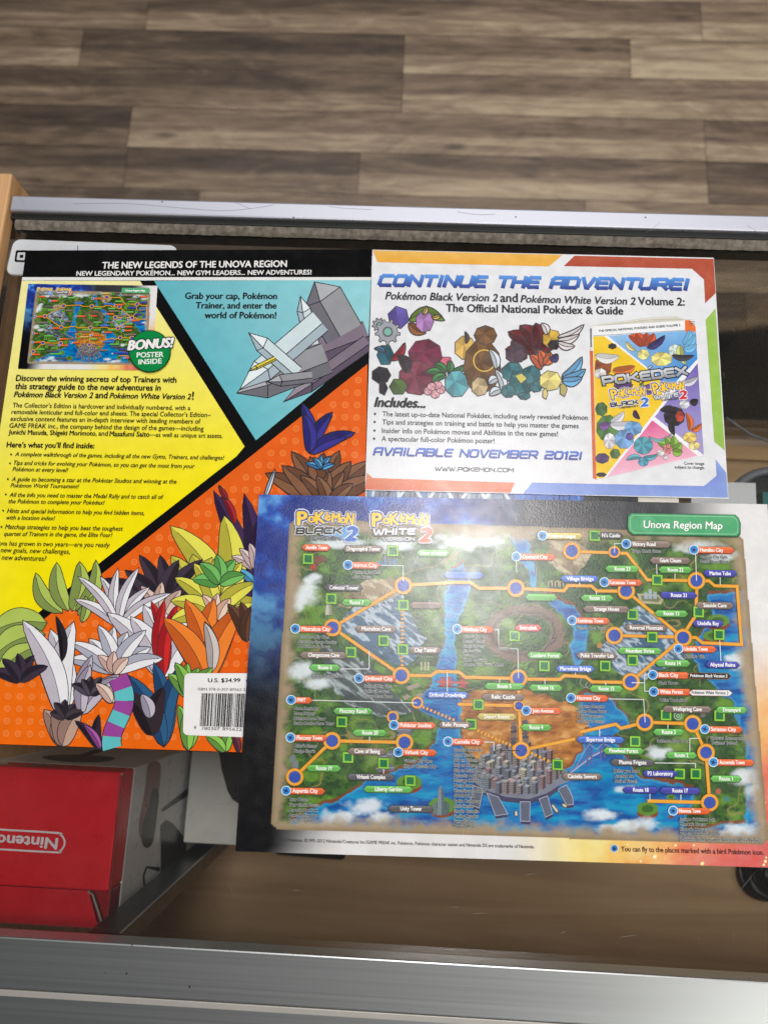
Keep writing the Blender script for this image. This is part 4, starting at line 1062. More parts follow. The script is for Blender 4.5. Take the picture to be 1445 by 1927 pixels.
kgem((420, 850), 110, 50, (104, 72, 122), 8); kl((620, 870), (760, 820), 50, (130, 98, 160)); kl((620, 900), (760, 920), 50, (130, 98, 160)); kl((600, 850), (640, 815), 40, (120, 150, 80))
kgem((180, 1110), 70, 80, (70, 110, 62), 7); kgem((250, 1320), 130, 150, (86, 128, 70), 9); kl((150, 1290), (280, 1270), 90, (134, 92, 160)); kl((280, 1260), (430, 1140), 90, (228, 226, 230), .85); kl((270, 1280), (540, 1250), 100, (222, 220, 226), .85)
kgem((530, 1320), 100, 80, (118, 168, 214), 8); kgem((430, 1440), 110, 110, (122, 168, 214), 8); kgem((490, 1410), 46, 44, (108, 88, 162), 6); kgem((270, 1460), 66, 90, (222, 220, 226), 9); kl((540, 1120), (600, 1220), 60, (70, 50, 80))
kgem((190, 1650), 80, 60, (88, 62, 108), 7); kgem((330, 1600), 60, 60, (92, 120, 72), 6); kgem((180, 1830), 60, 26, (50, 44, 48), 6)
kgem((980, 1190), 120, 110, (54, 48, 52), 9); kl((1010, 1150), (820, 1120), 90, (50, 46, 50)); kl((960, 1220), (980, 1400), 70, (50, 46, 50)); kgem((1040, 1190), 50, 66, (188, 74, 56), 6); kl((1150, 1040), (1240, 1010), 80, (60, 54, 58)); kgem((1090, 1060), 60, 50, (220, 220, 224), 7); kl((1050, 830), (1240, 760), 80, (214, 214, 222))
kl((1150, 1350), (1110, 1150), 70, (232, 120, 56)); kl((1170, 1350), (1280, 1270), 60, (232, 120, 56)); kgem((1150, 1420), 80, 60, (238, 206, 110), 8); kgem((1200, 1510), 66, 50, (236, 214, 140), 7)
kl((690, 1410), (960, 1370), 40, (130, 190, 200), .9, .25); kgem((640, 1510), 108, 100, (96, 172, 190), 10); kl((620, 1640), (450, 1670), 60, (110, 182, 200)); kl((640, 1640), (800, 1610), 60, (110, 182, 200)); kgem((640, 1690), 60, 50, (90, 160, 184), 8)
for a, b in [((940, 1560), (800, 1480)), ((940, 1560), (880, 1415)), ((950, 1560), (970, 1400)), ((960, 1560), (1060, 1480)), ((960, 1570), (1070, 1580))]: kl(a, b, 90, (146, 190, 80))
for k_ in range(5):
    an = 2 * math.pi * k_ / 5; kl((905, 1545), (905 + 62 * math.cos(an), 1545 + 62 * math.sin(an)), 44, (236, 148, 140), .9, 0)
kgem((830, 1590), 44, 40, (226, 220, 218), 7); kgem((880, 1640), 30, 30, (220, 214, 214), 6)
q.text('K', 'THE OFFICIAL NATIONAL POKÉDEX AND GUIDE: VOLUME 2', (150, 264), (1046, 198), (70, 70, 74), .03)
techno_logo(q, 'K', 'POKEDEX', (196, 858), (1135, 738), 112, (214, 216, 220), (140, 142, 148), (22, 22, 26), .26, .0, .10)
q.strip('K', [(690, 668), (735, 634)], 30, (22, 22, 26)); q.strip('K', [(694, 664), (730, 638)], 14, (206, 208, 212))
word_logo(q, 'K', poke_letters(288, 880, 372, 125, 45), (236, 236, 240))
word_logo(q, 'K', poke_letters(750, 810, 336, 135, 40), (236, 236, 240))
techno_logo(q, 'K', 'BLACK', (280, 1092), (590, 1056), 54, (60, 62, 70), (40, 40, 46), (224, 226, 232), .26, 0, .12); q.text('K', '2', (610, 1084), (700, 1074), (66, 120, 200), .06, .2, 96, (230, 232, 240), .1); q.techno('K', 'VERSION', (376, 1108), (580, 1084), 20, (70, 70, 76), .24, 0, .3)
techno_logo(q, 'K', 'WHITE', (758, 1010), (1030, 974), 50, (226, 228, 232), (190, 192, 198), (70, 72, 78), .26, 0, .09); q.text('K', '2', (1036, 1002), (1122, 990), (206, 50, 52), .06, .2, 92, (230, 230, 236), .1); q.techno('K', 'VERSION', (838, 1026), (1030, 1004), 20, (80, 80, 86), .24, 0, .3)
q.build('guide_picture', advert)

# ================================================================== THE MAP
MZ = 0.0222
MQ = [(488, 930.6), (1443, 949), (1491, 1634), (443, 1602)]
_river = [[(840, 1075), (872, 1060), (886, 1090), (880, 1130), (866, 1165), (858, 1205), (860, 1250), (862, 1300), (800, 1300), (826, 1240), (838, 1190), (836, 1130)],
          [(800, 1290), (862, 1290), (868, 1330), (866, 1370), (870, 1400), (885, 1430), (905, 1460), (880, 1520), (860, 1600), (560, 1600), (545, 1545), (600, 1520), (655, 1500), (700, 1470), (745, 1452), (790, 1430), (822, 1396), (830, 1350), (790, 1330)],
          [(860, 1440), (1060, 1450), (1092, 1420), (1106, 1380), (1130, 1372), (1160, 1400), (1176, 1430), (1210, 1470), (1260, 1480), (1300, 1490), (1290, 1560), (1420, 1550), (1440, 1600), (840, 1600)],
          [(958, 1010), (990, 1020), (1008, 1080), (1006, 1118), (1040, 1122), (1078, 1140), (1104, 1170), (1098, 1230), (1086, 1262), (1074, 1230), (1078, 1180), (1050, 1150), (1000, 1110), (980, 1060)],
          [(1090, 1300), (1150, 1312), (1176, 1350), (1180, 1376), (1120, 1384), (1100, 1350)],
          [(1330, 1120), (1445, 1100), (1460, 1420), (1450, 1600), (1400, 1560), (1405, 1470), (1400, 1400), (1380, 1330), (1330, 1280), (1305, 1240), (1316, 1200), (1340, 1170)]]
_desert = [(858, 1306), (960, 1288), (1010, 1300), (1080, 1322), (1118, 1356), (1110, 1400), (1090, 1436), (1040, 1448), (960, 1446), (905, 1430), (872, 1396)]
_mts = [([(632, 1178), (700, 1120), (752, 1108), (770, 1150), (800, 1210), (770, 1250), (700, 1236)], 0), ([(640, 1150), (690, 1086), (740, 1092), (760, 1110), (720, 1132)], 1),
        ([(600, 1222), (650, 1220), (720, 1262), (744, 1300), (790, 1330), (730, 1350), (650, 1320), (610, 1280)], 2), ([(1120, 1220), (1165, 1180), (1196, 1134), (1240, 1160), (1300, 1200), (1290, 1250), (1220, 1276), (1150, 1262)], 0),
        ([(1030, 1010), (1090, 1000), (1110, 1040), (1080, 1090), (1030, 1060)], 1)]
_clouds = [(575, 1115, 34, 26), (590, 1090, 22, 12), (566, 1262, 34, 20), (600, 1285, 30, 12), (690, 1518, 42, 20), (640, 1540, 40, 18), (592, 1560, 40, 14), (720, 1540, 30, 12), (1130, 1532, 40, 14), (1200, 1552, 46, 14), (1160, 1560, 40, 12),
           (1238, 1418, 26, 14), (1388, 1246, 30, 18), (1420, 1276, 26, 18), (1400, 1462, 36, 18), (1424, 1490, 30, 20), (1310, 1028, 60, 14), (1360, 1044, 40, 14), (640, 1022, 60, 12), (740, 1026, 44, 16), (880, 1016, 70, 22), (1180, 1486, 30, 8), (1390, 1562, 40, 16), (560, 1130, 20, 20)]
FR = [(545, 976), (1397, 1004), (1446, 1590), (510, 1560)]
def poster_colour(x, y):
    """ink of the map sheet at photo position x, y (numpy arrays)"""
    wx = x + 26 * (fbm(x / 60, y / 60, 3) - .5) + 10 * (fbm(x / 16, y / 16, 4) - .5)
    wy = y + 26 * (fbm(x / 60, y / 60, 5) - .5) + 10 * (fbm(x / 16, y / 16, 6) - .5)
    # woodland
    n1 = fbm(x / 34, y / 26, 11, 4); n2 = fbm(x / 7, y / 6, 12, 3); n3 = fbm(x / 80, y / 70, 13, 3)
    c = np.zeros(x.shape + (3,)) + np.array(lin((66, 96, 52)))
    c = mixc(c, (34, 58, 36), sstep(.48, .72, n2) * .85); c = mixc(c, (112, 148, 70), sstep(.52, .75, n1) * .8); c = mixc(c, (146, 170, 100), sstep(.62, .8, n3) * .5)
    c = mixc(c, (40, 64, 40), sstep(.5, .34, n1) * .6)
    # winding tracks
    tr = np.abs(fbm(x / 90, y / 70, 21, 3) - .5); c = mixc(c, (150, 138, 96), (tr < .008) * .7)
    # mountains
    for P, kind in _mts:
        m = inpoly(wx, wy, P).astype(float)
        rx = x * .8 + y * .6; ry = -x * .6 + y * .8
        rid = np.abs(fbm(rx / 46, ry / 12, 31 + kind, 4) - .5) * 2
        a, b_, s_ = [((40, 60, 78), (78, 104, 126), (206, 216, 224)), ((96, 84, 66), (150, 134, 108), (206, 196, 170)), ((38, 46, 46), (74, 84, 84), (186, 196, 196))][kind]
        mc = mixc(mixc(np.zeros_like(c) + np.array(lin(a)), b_, sstep(.1, .5, fbm(x / 20, y / 20, 35))), s_, sstep(.20, .02, rid) * .8)
        c = c * (1 - m[..., None]) + mc * m[..., None]
    # crater
    ex, ey = (x - 985) / 66, (y - 1192) / 46; rr_ = np.sqrt(ex ** 2 + ey ** 2) + .25 * (fbm(x / 22, y / 22, 41) - .5)
    c = mixc(c, (122, 104, 92), sstep(.72, .82, rr_) * sstep(1.25, 1.1, rr_)); c = mixc(c, (70, 60, 54), sstep(.8, .86, rr_) * sstep(.98, .9, rr_) * .7)
    # desert
    m = inpoly(wx, wy, _desert).astype(float); dn = fbm(x / 26, y / 12, 51, 5)
    dc = mixc(mixc(np.zeros_like(c) + np.array(lin((176, 122, 76))), (140, 92, 58), sstep(.5, .7, dn)), (206, 160, 112), sstep(.46, .3, dn))
    c = c * (1 - m[..., None]) + dc * m[..., None]
    # water with a pale shallows line and brown cliff rim
    wat = np.zeros(x.shape, bool); rim = np.zeros(x.shape, bool); lo = np.zeros(x.shape, bool)
    for P in _river:
        wat |= inpoly(wx, wy, P); rim |= inpoly(wx, wy + 7, P); lo |= inpoly(wx, wy - 5, P) & inpoly(wx + 5, wy, P) & inpoly(wx - 5, wy, P)
    c = mixc(c, (120, 70, 52), (rim & ~wat) * .9)
    wn = fbm(x / 40, y / 10, 61, 4); deep = sstep(1250, 1560, y)
    wc = mixc(np.zeros_like(c) + np.array(lin((72, 120, 176))), (34, 120, 174), deep); wc = mixc(wc, (30, 60, 130), sstep(.5, .75, wn) * .7); wc = mixc(wc, (60, 158, 190), sstep(.5, .3, wn) * .7)
    wc = mixc(wc, (110, 176, 200), (wat & ~lo) * .4)
    c = np.where(wat[..., None], wc, c)
    # islands
    for ix, iy, irx, iry in [(770, 1472, 24, 14), (832, 1516, 26, 16), (1218, 1522, 20, 13), (1262, 1500, 9, 5), (1350, 1168, 22, 12), (1342, 1196, 20, 10), (1262, 1530, 5, 3)]:
        d = np.sqrt(((x - ix) / irx) ** 2 + ((y - iy) / iry) ** 2); d2 = np.sqrt(((x - ix) / irx) ** 2 + ((y - iy - 7) / iry) ** 2)
        c = mixc(c, (126, 70, 52), (d2 < 1) * 1.0); c = mixc(c, (96, 134, 66), (d < 1) * 1.0); c = mixc(c, (60, 96, 50), (d < .55) * 1.0)
    # clouds
    for cx_, cy_, rx_, ry_ in _clouds:
        d = np.sqrt(((x - cx_) / rx_) ** 2 + ((y - cy_) / ry_) ** 2) + 1.1 * (fbm(x / 18, y / 12, 71) - .5)
        c = mixc(c, (232, 238, 240), sstep(1.15, .35, d) * .9)
    gy = c.mean(-1, keepdims=True); c = np.clip(gy + (c - gy) * 1.3, 0, 1) * 0.92
    # parchment border inside the frame
    def edge(p0, p1):
        d = np.array(p1, float) - p0; n = np.array([-d[1], d[0]]) / np.linalg.norm(d); return (x - p0[0]) * n[0] + (y - p0[1]) * n[1]
    din = np.minimum.reduce([edge(FR[i], FR[(i + 1) % 4]) for i in range(4)])
    for i in range(4):
        p = FR[i]; din = np.minimum(din, np.abs(x - p[0]) * .72 + np.abs(y - p[1]) * .72 - 8)
    pn = fbm(x / 22, y / 22, 81)
    c = mixc(c, (164, 144, 114), sstep(36, 6, din + 34 * (pn - .5))); c = mixc(c, (136, 116, 84), sstep(10, 0, din) * .7)
    # outer sheet : blue mist top left, black, white, fire at the lower right
    o = np.zeros_like(c) + np.array(lin((226, 224, 222)))
    mist = fbm(x / 70, y / 60, 91, 5); t = sstep(1000, 1330, y)
    blue = mixc(np.zeros_like(c) + np.array(lin((40, 84, 180))), (104, 178, 234), sstep(.46, .68, mist)); blue = mixc(blue, (28, 40, 120), sstep(.5, .36, mist) * .8)
    blue = mixc(blue, (12, 18, 34), t)
    blue = mixc(blue, (10, 10, 13), sstep(1240, 1400, y))
    left = mixc(blue, (48, 48, 52), sstep(850, 1000, x)); left = mixc(left, (58, 58, 62), sstep(1000, 1180, x))
    wtop = sstep(1250, 1400, x) * (y < 1560); wbot = sstep(505, 660, x + .9 * np.maximum(0, y - 1590)) * sstep(1530, 1590, y + .1 * (x - 500))
    wl = np.clip(np.maximum(wtop, wbot), 0, 1)
    o = left * (1 - wl[..., None]) + o * wl[..., None]
    fn = fbm(x / 40, y / 34, 95, 4)
    fire = np.maximum(sstep(930, 1120, x) * (y > 1500), sstep(1180, 1400, y + .3 * (x - 1400)) * (x > 1370))
    fc = mixc(np.zeros_like(c) + np.array(lin((244, 222, 120))), (240, 168, 40), sstep(1080, 1240, x + .6 * (y - 1620) + 120 * (fn - .5))); fc = mixc(fc, (226, 92, 50), sstep(1200, 1330, x + .9 * (y - 1600) + 120 * (fn - .5))); fc = mixc(fc, (212, 62, 50), sstep(1300, 1420, x + 1.2 * (y - 1610)))
    fm = np.clip(fire, 0, 1) * (.75 + .25 * fn); o = o * (1 - fm[..., None]) + fc * fm[..., None]
    sp = vnoise(x / 3.2, y / 3.2, 97); o = mixc(o, (255, 236, 190), ((sp > .985) & (x > 1130) & (y > 1380)) * .8)
    ins = din > 0
    return np.where(ins[..., None], c, o)

def poster_sheet(name, quad_px, z, nx, ny, mat, parent, src=None):
    """a printed sheet: fine grid whose vertex inks come from poster_colour"""
    Hq = homography([(0, 0), (1, 0), (1, 1), (0, 1)], [tuple(un(*p_, z)) for p_ in quad_px])
    Hs = homography([(0, 0), (1, 0), (1, 1), (0, 1)], MQ if src is None else src)
    u, v = np.meshgrid(np.linspace(0, 1, nx), np.linspace(0, 1, ny))
    wx, wy = happly(Hq, u, v)
    Hw = homography([tuple(un(*p_, z)) for p_ in quad_px], MQ if src is None else src)
    sx, sy = happly(Hw, wx, wy)
    C = poster_colour(sx, sy).reshape(-1, 3)
    V = np.stack([wx.ravel(), wy.ravel(), np.full(nx * ny, z)], 1)
    i = np.arange(nx * ny).reshape(ny, nx)
    Fq = np.stack([i[1:, :-1], i[1:, 1:], i[:-1, 1:], i[:-1, :-1]], -1).reshape(-1, 4)
    return fast_mesh(name, V, Fq, C, mat, parent)

# --- map data (crop, ...) read off the picture
O_, G_, BR_, GY_, BL_, B2_, OL_, RD_ = (222, 96, 48), (98, 172, 78), (126, 108, 98), (88, 86, 90), (62, 64, 158), (70, 110, 194), (190, 172, 92), (222, 72, 66)
PLATES = [('E', 'Anville Town', 355, 508, 363, O_, 0), ('E', 'Dragonspiral Tower', 570, 783, 370, BR_, 0), ('E', 'Icirrus City', 603, 766, 456, O_, 598), ('E', 'Celestial Tower', 472, 678, 573, GY_, 0),
 ('E', 'Route 7', 563, 722, 650, G_, 0), ('E', 'Mistralton City', 330, 520, 789, O_, 323), ('E', 'Mistralton Cave', 632, 855, 788, BR_, 0), ('E', 'Chargestone Cave', 345, 595, 925, BR_, 0),
 ('E', 'Route 6', 395, 558, 990, G_, 0), ('E', 'Clay Tunnel', 912, 1085, 899, BR_, 0), ('E', '', 918, 1090, 664, BR_, 0), ('E', 'Moor of Icirrus', 955, 1128, 392, G_, 0), ('E', '', 1095, 1305, 507, B2_, 0), ('E', 'Nimbasa City', 1170, 1360, 791, O_, 1167),
 ('F', 'Pokémon League', 256, 467, 250, OL_, 252), ('F', 'N’s Castle', 545, 680, 247, GY_, 0), ('F', 'Victory Road', 697, 932, 293, BR_, 693), ('F', 'Humilau City', 1055, 1265, 324, O_, 1050), ('F', 'Giant Chasm', 815, 1035, 379, BR_, 0),
 ('F', 'Route 23', 582, 762, 423, G_, 0), ('F', 'Route 22', 862, 1042, 428, G_, 0), ('F', 'Marine Tube', 1097, 1278, 447, BL_, 0), ('F', 'Opelucid City', 118, 322, 360, O_, 114), ('F', 'Village Bridge', 348, 550, 475, B2_, 0), ('F', 'Lacunosa Town', 582, 780, 495, O_, 578),
 ('F', 'Route 12', 453, 627, 577, G_, 0), ('F', 'Route 21', 870, 1068, 562, BL_, 0), ('F', 'Strange House', 465, 712, 635, BR_, 0), ('F', 'Route 13', 840, 1020, 659, G_, 0), ('F', 'Seaside Cave', 1058, 1262, 616, BR_, 0), ('F', 'Lentimas Town', 412, 608, 697, O_, 408),
 ('F', 'Reversal Mountain', 683, 912, 734, BR_, 0), ('F', 'Undella Bay', 1042, 1207, 711, BL_, 0), ('F', 'Entralink', 108, 248, 734, RD_, 0), ('F', 'Undella Town', 972, 1170, 846, O_, 968), ('F', 'Abundant Shrine', 645, 882, 856, G_, 0), ('F', 'Poké Transfer Lab', 430, 648, 881, BR_, 0),
 ('F', 'Route 14', 845, 1032, 921, G_, 0), ('F', 'Abyssal Ruins', 1108, 1292, 929, BL_, 0), ('F', 'Lostlorn Forest', 170, 360, 880, G_, 0), ('F', 'Marvelous Bridge', 322, 528, 950, B2_, 0), ('F', '', 160, 330, 573, G_, 0), ('F', 'Black City', 838, 1030, 984, O_, 833),
 ('G', 'Driftveil City', 660, 850, 75, O_, 655), ('G', 'PWT', 306, 413, 188, O_, 301), ('G', 'Floccesy Ranch', 520, 728, 245, G_, 0), ('G', 'Driftveil Drawbridge', 1002, 1230, 161, B2_, 0), ('G', 'Route 5', 1308, 1515, 115, G_, 0), ('G', 'Relic Castle', 1292, 1520, 171, BR_, 0),
 ('G', 'Desert Resort', 1268, 1478, 274, OL_, 0), ('G', 'Relic Passage', 1068, 1244, 316, BR_, 0), ('G', 'Pokéstar Studios', 842, 1057, 319, O_, 837), ('G', 'Route 20', 620, 802, 358, G_, 0), ('G', 'Floccesy Town', 303, 490, 385, O_, 298), ('G', 'Cave of Being', 593, 800, 455, BR_, 0),
 ('G', 'Virbank City', 865, 1063, 461, O_, 860), ('G', 'Castelia City', 1124, 1306, 405, O_, 1119), ('G', 'Route 19', 380, 562, 543, G_, 0), ('G', 'Virbank Complex', 590, 843, 589, GY_, 0), ('G', 'Liberty Garden', 677, 938, 653, G_, 0), ('G', 'Aspertia City', 280, 480, 662, O_, 275), ('G', 'Unity Tower', 805, 1045, 755, GY_, 0),
 ('H', 'Route 16', 180, 358, 124, G_, 0), ('H', 'Route 15', 497, 678, 129, G_, 0), ('H', 'Nacrene City', 407, 602, 179, O_, 402), ('H', 'White Forest', 843, 1040, 146, O_, 838), ('H', 'Join Avenue', 172, 355, 246, O_, 167), ('H', 'Wellspring Cave', 882, 1145, 237, BR_, 0), ('H', 'Dreamyard', 1163, 1333, 241, G_, 0),
 ('H', 'Route 4', 135, 302, 333, G_, 0), ('H', 'Striaton City', 1112, 1308, 344, O_, 1107), ('H', 'Route 3', 833, 1000, 358, G_, 0), ('H', 'Skyarrow Bridge', 430, 685, 398, B2_, 0), ('H', 'Pinwheel Forest', 570, 788, 457, G_, 0), ('H', 'Route 2', 900, 1067, 480, G_, 0), ('H', 'Plasma Frigate', 608, 845, 518, GY_, 0),
 ('H', 'P2 Laboratory', 778, 965, 577, BL_, 0), ('H', 'Accumula Town', 1157, 1370, 518, O_, 1152), ('H', 'Castelia Sewers', 353, 568, 592, BR_, 0), ('H', 'Route 1', 1133, 1303, 604, G_, 0), ('H', 'Route 18', 673, 865, 663, BL_, 0), ('H', 'Route 17', 868, 1085, 667, BL_, 0), ('H', 'Nuvema Town', 945, 1140, 774, O_, 940)]
BIG = [(759, 1102), (626, 1181), (755, 1271), (970, 1107), (975, 1276), (980, 1412), (1075, 1037), (1309, 1093), (1177, 1112), (1155, 1196), (1284, 1200), (1186, 1283), (1212, 1359), (1302, 1362), (1327, 1416), (1334, 1510), (625, 1394), (761, 1397), (555, 1462)]
SMALL = [(1155, 1039), (785, 1322), (739, 1349), (976, 1328)]
SQ = [('E', 390, 422), ('E', 832, 381), ('E', 510, 630), ('E', 886, 663), ('E', 783, 850), ('E', 883, 895), ('E', 613, 910), ('G', 565, 301), ('G', 598, 487), ('G', 783, 518), ('G', 922, 608), ('G', 1278, 211), ('G', 1240, 313),
      ('F', 527, 248), ('F', 857, 482), ('F', 1075, 650), ('F', 727, 663), ('F', 830, 783), ('F', 105, 777), ('F', 262, 935), ('F', 583, 935), ('F', 1183, 770), ('F', 727, 905), ('H', 332, 530), ('H', 740, 407), ('H', 903, 268), ('H', 1185, 272), ('H', 975, 578), ('H', 1060, 578)]
ROUTES = [('P', [(759, 1102), (626, 1181)]), ('P', [(626, 1181), (755, 1271)]), ('P', [(759, 1102), (855, 1096), (884, 1096), (901, 1107), (970, 1107)]), ('P', [(970, 1107), (1060, 1112), (1068, 1102), (1112, 1103), (1122, 1112), (1177, 1113)]),
          ('P', [(1177, 1112), (1284, 1200)]), ('P', [(1155, 1196), (1284, 1199)]), ('F', [(995, 785), (1010, 745), (1060, 670), (1068, 486)]), ('F', [(1064, 485), (1130, 486), (1160, 512), (1278, 515), (1302, 822), (1095, 813), (1062, 785), (995, 785)]),
          ('F', [(1064, 485), (805, 481), (697, 341), (408, 330)]), ('P', [(1284, 1200), (1186, 1283)]), ('H', [(718, 96), (515, 93), (480, 66), (368, 60), (343, 80), (127, 78)]), ('G', [(876, 58), (1030, 60), (1060, 38), (1175, 40), (1210, 68), (1487, 74)]),
          ('P', [(975, 1276), (976, 1328), (980, 1412)]), ('P', [(861, 1325), (976, 1328)]), ('H', [(138, 455), (424, 394)]), ('H', [(450, 358), (640, 316), (665, 338), (790, 307)]), ('P', [(1212, 1359), (1302, 1362), (1327, 1416), (1334, 1510), (1217, 1507)]), ('P', [(555, 1462), (625, 1394), (761, 1397)])]
DOTS = [('E', (882, 690), (880, 990)), ('G', (985, 222), (1160, 295)), ('G', (1270, 345), (1490, 445)), ('H', (188, 466), (296, 516))]
WIRES = [('G', [(413, 188), (957, 202)]), ('E', [(766, 457), (885, 458), (885, 540)]), ('F', [(1058, 345), (1064, 485)]), ('F', [(853, 398), (857, 482)]), ('F', [(950, 448), (950, 480)]), ('F', [(1188, 466), (1189, 508)]), ('F', [(1184, 770), (1192, 908)]), ('F', [(670, 290), (632, 290), (632, 338)]),
         ('H', [(722, 97), (790, 98)]), ('H', [(810, 55), (790, 55), (790, 142), (815, 142)]), ('H', [(602, 183), (785, 186), (793, 306)]), ('G', [(1306, 406), (1358, 408), (1358, 450), (1500, 452)]), ('H', [(0, 455), (138, 456)]), ('H', [(845, 520), (1057, 523), (1060, 576)]), ('H', [(1075, 390), (1028, 392), (1028, 462)]),
         ('E', [(1360, 793), (1380, 794), (1382, 888), (1445, 890)]), ('F', [(0, 742), (22, 742), (22, 843), (122, 845), (126, 1000)]), ('G', [(783, 520), (783, 572)]), ('G', [(710, 376), (710, 402)]), ('E', [(558, 997), (708, 997), (708, 905)]), ('G', [(1115, 40), (1115, 142)]),
         ('F', [(448, 492), (448, 514)]), ('F', [(536, 540), (536, 558)]), ('F', [(426, 968), (426, 982)]), ('H', [(585, 96), (585, 112)]), ('H', [(265, 80), (265, 106)]), ('H', [(553, 340), (553, 380)]), ('H', [(913, 318), (913, 340)]), ('H', [(818, 684), (818, 718)]), ('H', [(981, 688), (981, 718)]), ('F', [(114, 380), (116, 440)]), ('G', [(1388, 74), (1388, 98)])]
LISTS = [('E', [('Pokémon Fan Club', 622, 500, 765), ('Aha’s House', 622, 525, 718)]), ('E', [('Mistralton City Gym', 340, 836, 497), ('Mistralton Cargo Service', 338, 862, 536), ('TM Collector’s House', 336, 886, 503)]),
 ('E', [('Nimbasa City Gym', 1200, 836, 1322), ('Musical Theater', 1198, 860, 1310), ('Battle Subway', 1198, 885, 1308), ('Big Stadium', 1198, 908, 1290), ('Small Court', 1198, 932, 1264), ('Battle Institute', 1197, 956, 1320), ('Rondez-View Ferris Wheel', 1197, 980, 1405)]),
 ('F', [('Badge Check Gates', 722, 336, 875)]), ('F', [('Humilau City Gym', 1082, 366, 1225), ('Master Move Tutor', 1082, 391, 1231)]), ('F', [('Master Move Tutor', 436, 742, 582)]), ('F', [('Caitlin’s Villa', 1000, 892, 1108)]), ('F', [('Black Tower', 865, 1031, 967)]),
 ('G', [('Driftveil City Gym', 683, 122, 826), ('Driftveil Market', 683, 148, 812), ('Master Move Tutor', 680, 174, 831)]), ('G', [('Season Research Lab', 408, 68, 584)]), ('G', [('Move Reminder', 318, 238, 445), ('Move Deleter', 317, 264, 425), ('Ultimate Move Tutor', 315, 290, 481), ('Battle-Combo Move Tutor', 315, 315, 525)]),
 ('G', [('Alder’s House', 318, 433, 432), ('Pledge Grove', 316, 460, 425)]), ('G', [('Virbank City Gym', 888, 511, 1035), ('Ship to Castelia City', 888, 539, 1057)]),
 ('G', [('Castelia City Gym', 1150, 454, 1298), ('Royal Unova', 1150, 480, 1252), ('Ship to Virbank City', 1150, 507, 1311), ('Ship to Liberty Garden', 1150, 534, 1337), ('Ship to Unity Tower', 1150, 561, 1310), ('Passerby Analytics HQ', 1150, 588, 1341), ('Massage Office', 1150, 613, 1275), ('Name Rater', 1150, 640, 1250), ('Casteliacone Stand', 1150, 667, 1315), ('GAME FREAK', 1150, 693, 1257), ('Battle Company', 1150, 720, 1285), ('Café Sonata', 1150, 747, 1252), ('Studio Castelia', 1150, 774, 1279), ('Feeling Reader', 1150, 800, 1277), ('Fennel’s Lab', 1150, 827, 1258), ('Medal Office', 1150, 853, 1257)]),
 ('G', [('Your House', 292, 713, 387), ('Your Rival’s House', 290, 741, 447), ('Aspertia Overlook', 289, 768, 441), ('Aspertia City Gym', 288, 794, 441), ('Trainers’ School', 287, 821, 423)]),
 ('H', [('Nacrene Museum', 432, 229, 579), ('Master Move Tutor', 433, 255, 589), ('Café Warehouse', 434, 281, 573), ('Loblolly’s House', 434, 307, 577)]), ('H', [('White Treehollow', 868, 196, 1012)]), ('H', [('Striaton Restaurant', 1138, 396, 1310), ('Trainers’ School', 1140, 421, 1277)]), ('H', [('Pokémon Day Care', 855, 411, 1013)]),
 ('H', [('(After you have', 628, 569, 762), ('reached the', 636, 596, 733), ('Hall of Fame)', 634, 623, 750)]),
 ('H', [('Juniper Pokémon Lab', 975, 824, 1160), ('Cheren’s House', 975, 850, 1111), ('Bianca’s House', 976, 876, 1112), ('Hero’s/Heroine’s House', 978, 901, 1187), ('(Pokémon Black Version or Pokémon White Version)', 976, 930, 1405)])]

RO, ROD = (236, 164, 44), (178, 112, 24)
def draw_routes(pr, dark=True):
    for c_, pts in ROUTES:
        s_ = CROPS[c_][2]
        pr.strip(c_, pts, 6.6 * s_, ROD)
    for c_, pts in ROUTES: pr.strip(c_, pts, 5.2 * CROPS[c_][2], RO)
    for c_, a, b in DOTS:
        a, b = np.array(a, float), np.array(b, float); L = np.linalg.norm(b - a); n = int(L / 20)
        for i in range(n): pr.strip(c_, [a + (b - a) * (i + .1) / n, a + (b - a) * (i + .6) / n], 5.4 * CROPS[c_][2], RO)
def draw_disc(pr, c_, r):
    pr.disc('P', c_, r + .8, ROD); pr.disc('P', c_, r, RO); pr.disc('P', c_, r * .70, (44, 70, 150)); pr.disc('P', c_, r * .63, (52, 82, 172))
def draw_square(pr, c_, x, y):
    X_, Y_ = px(c_, x, y); a = 9.6
    sq = lambda k: [(X_ - k, Y_ - k - .3), (X_ + k, Y_ - k + .3), (X_ + k, Y_ + k + .3), (X_ - k, Y_ + k - .3)]
    pr.poly('P', sq(a + .8), (70, 110, 40)); pr.poly('P', sq(a), (144, 204, 52)); pr.poly('P', sq(6.8), (24, 112, 62))
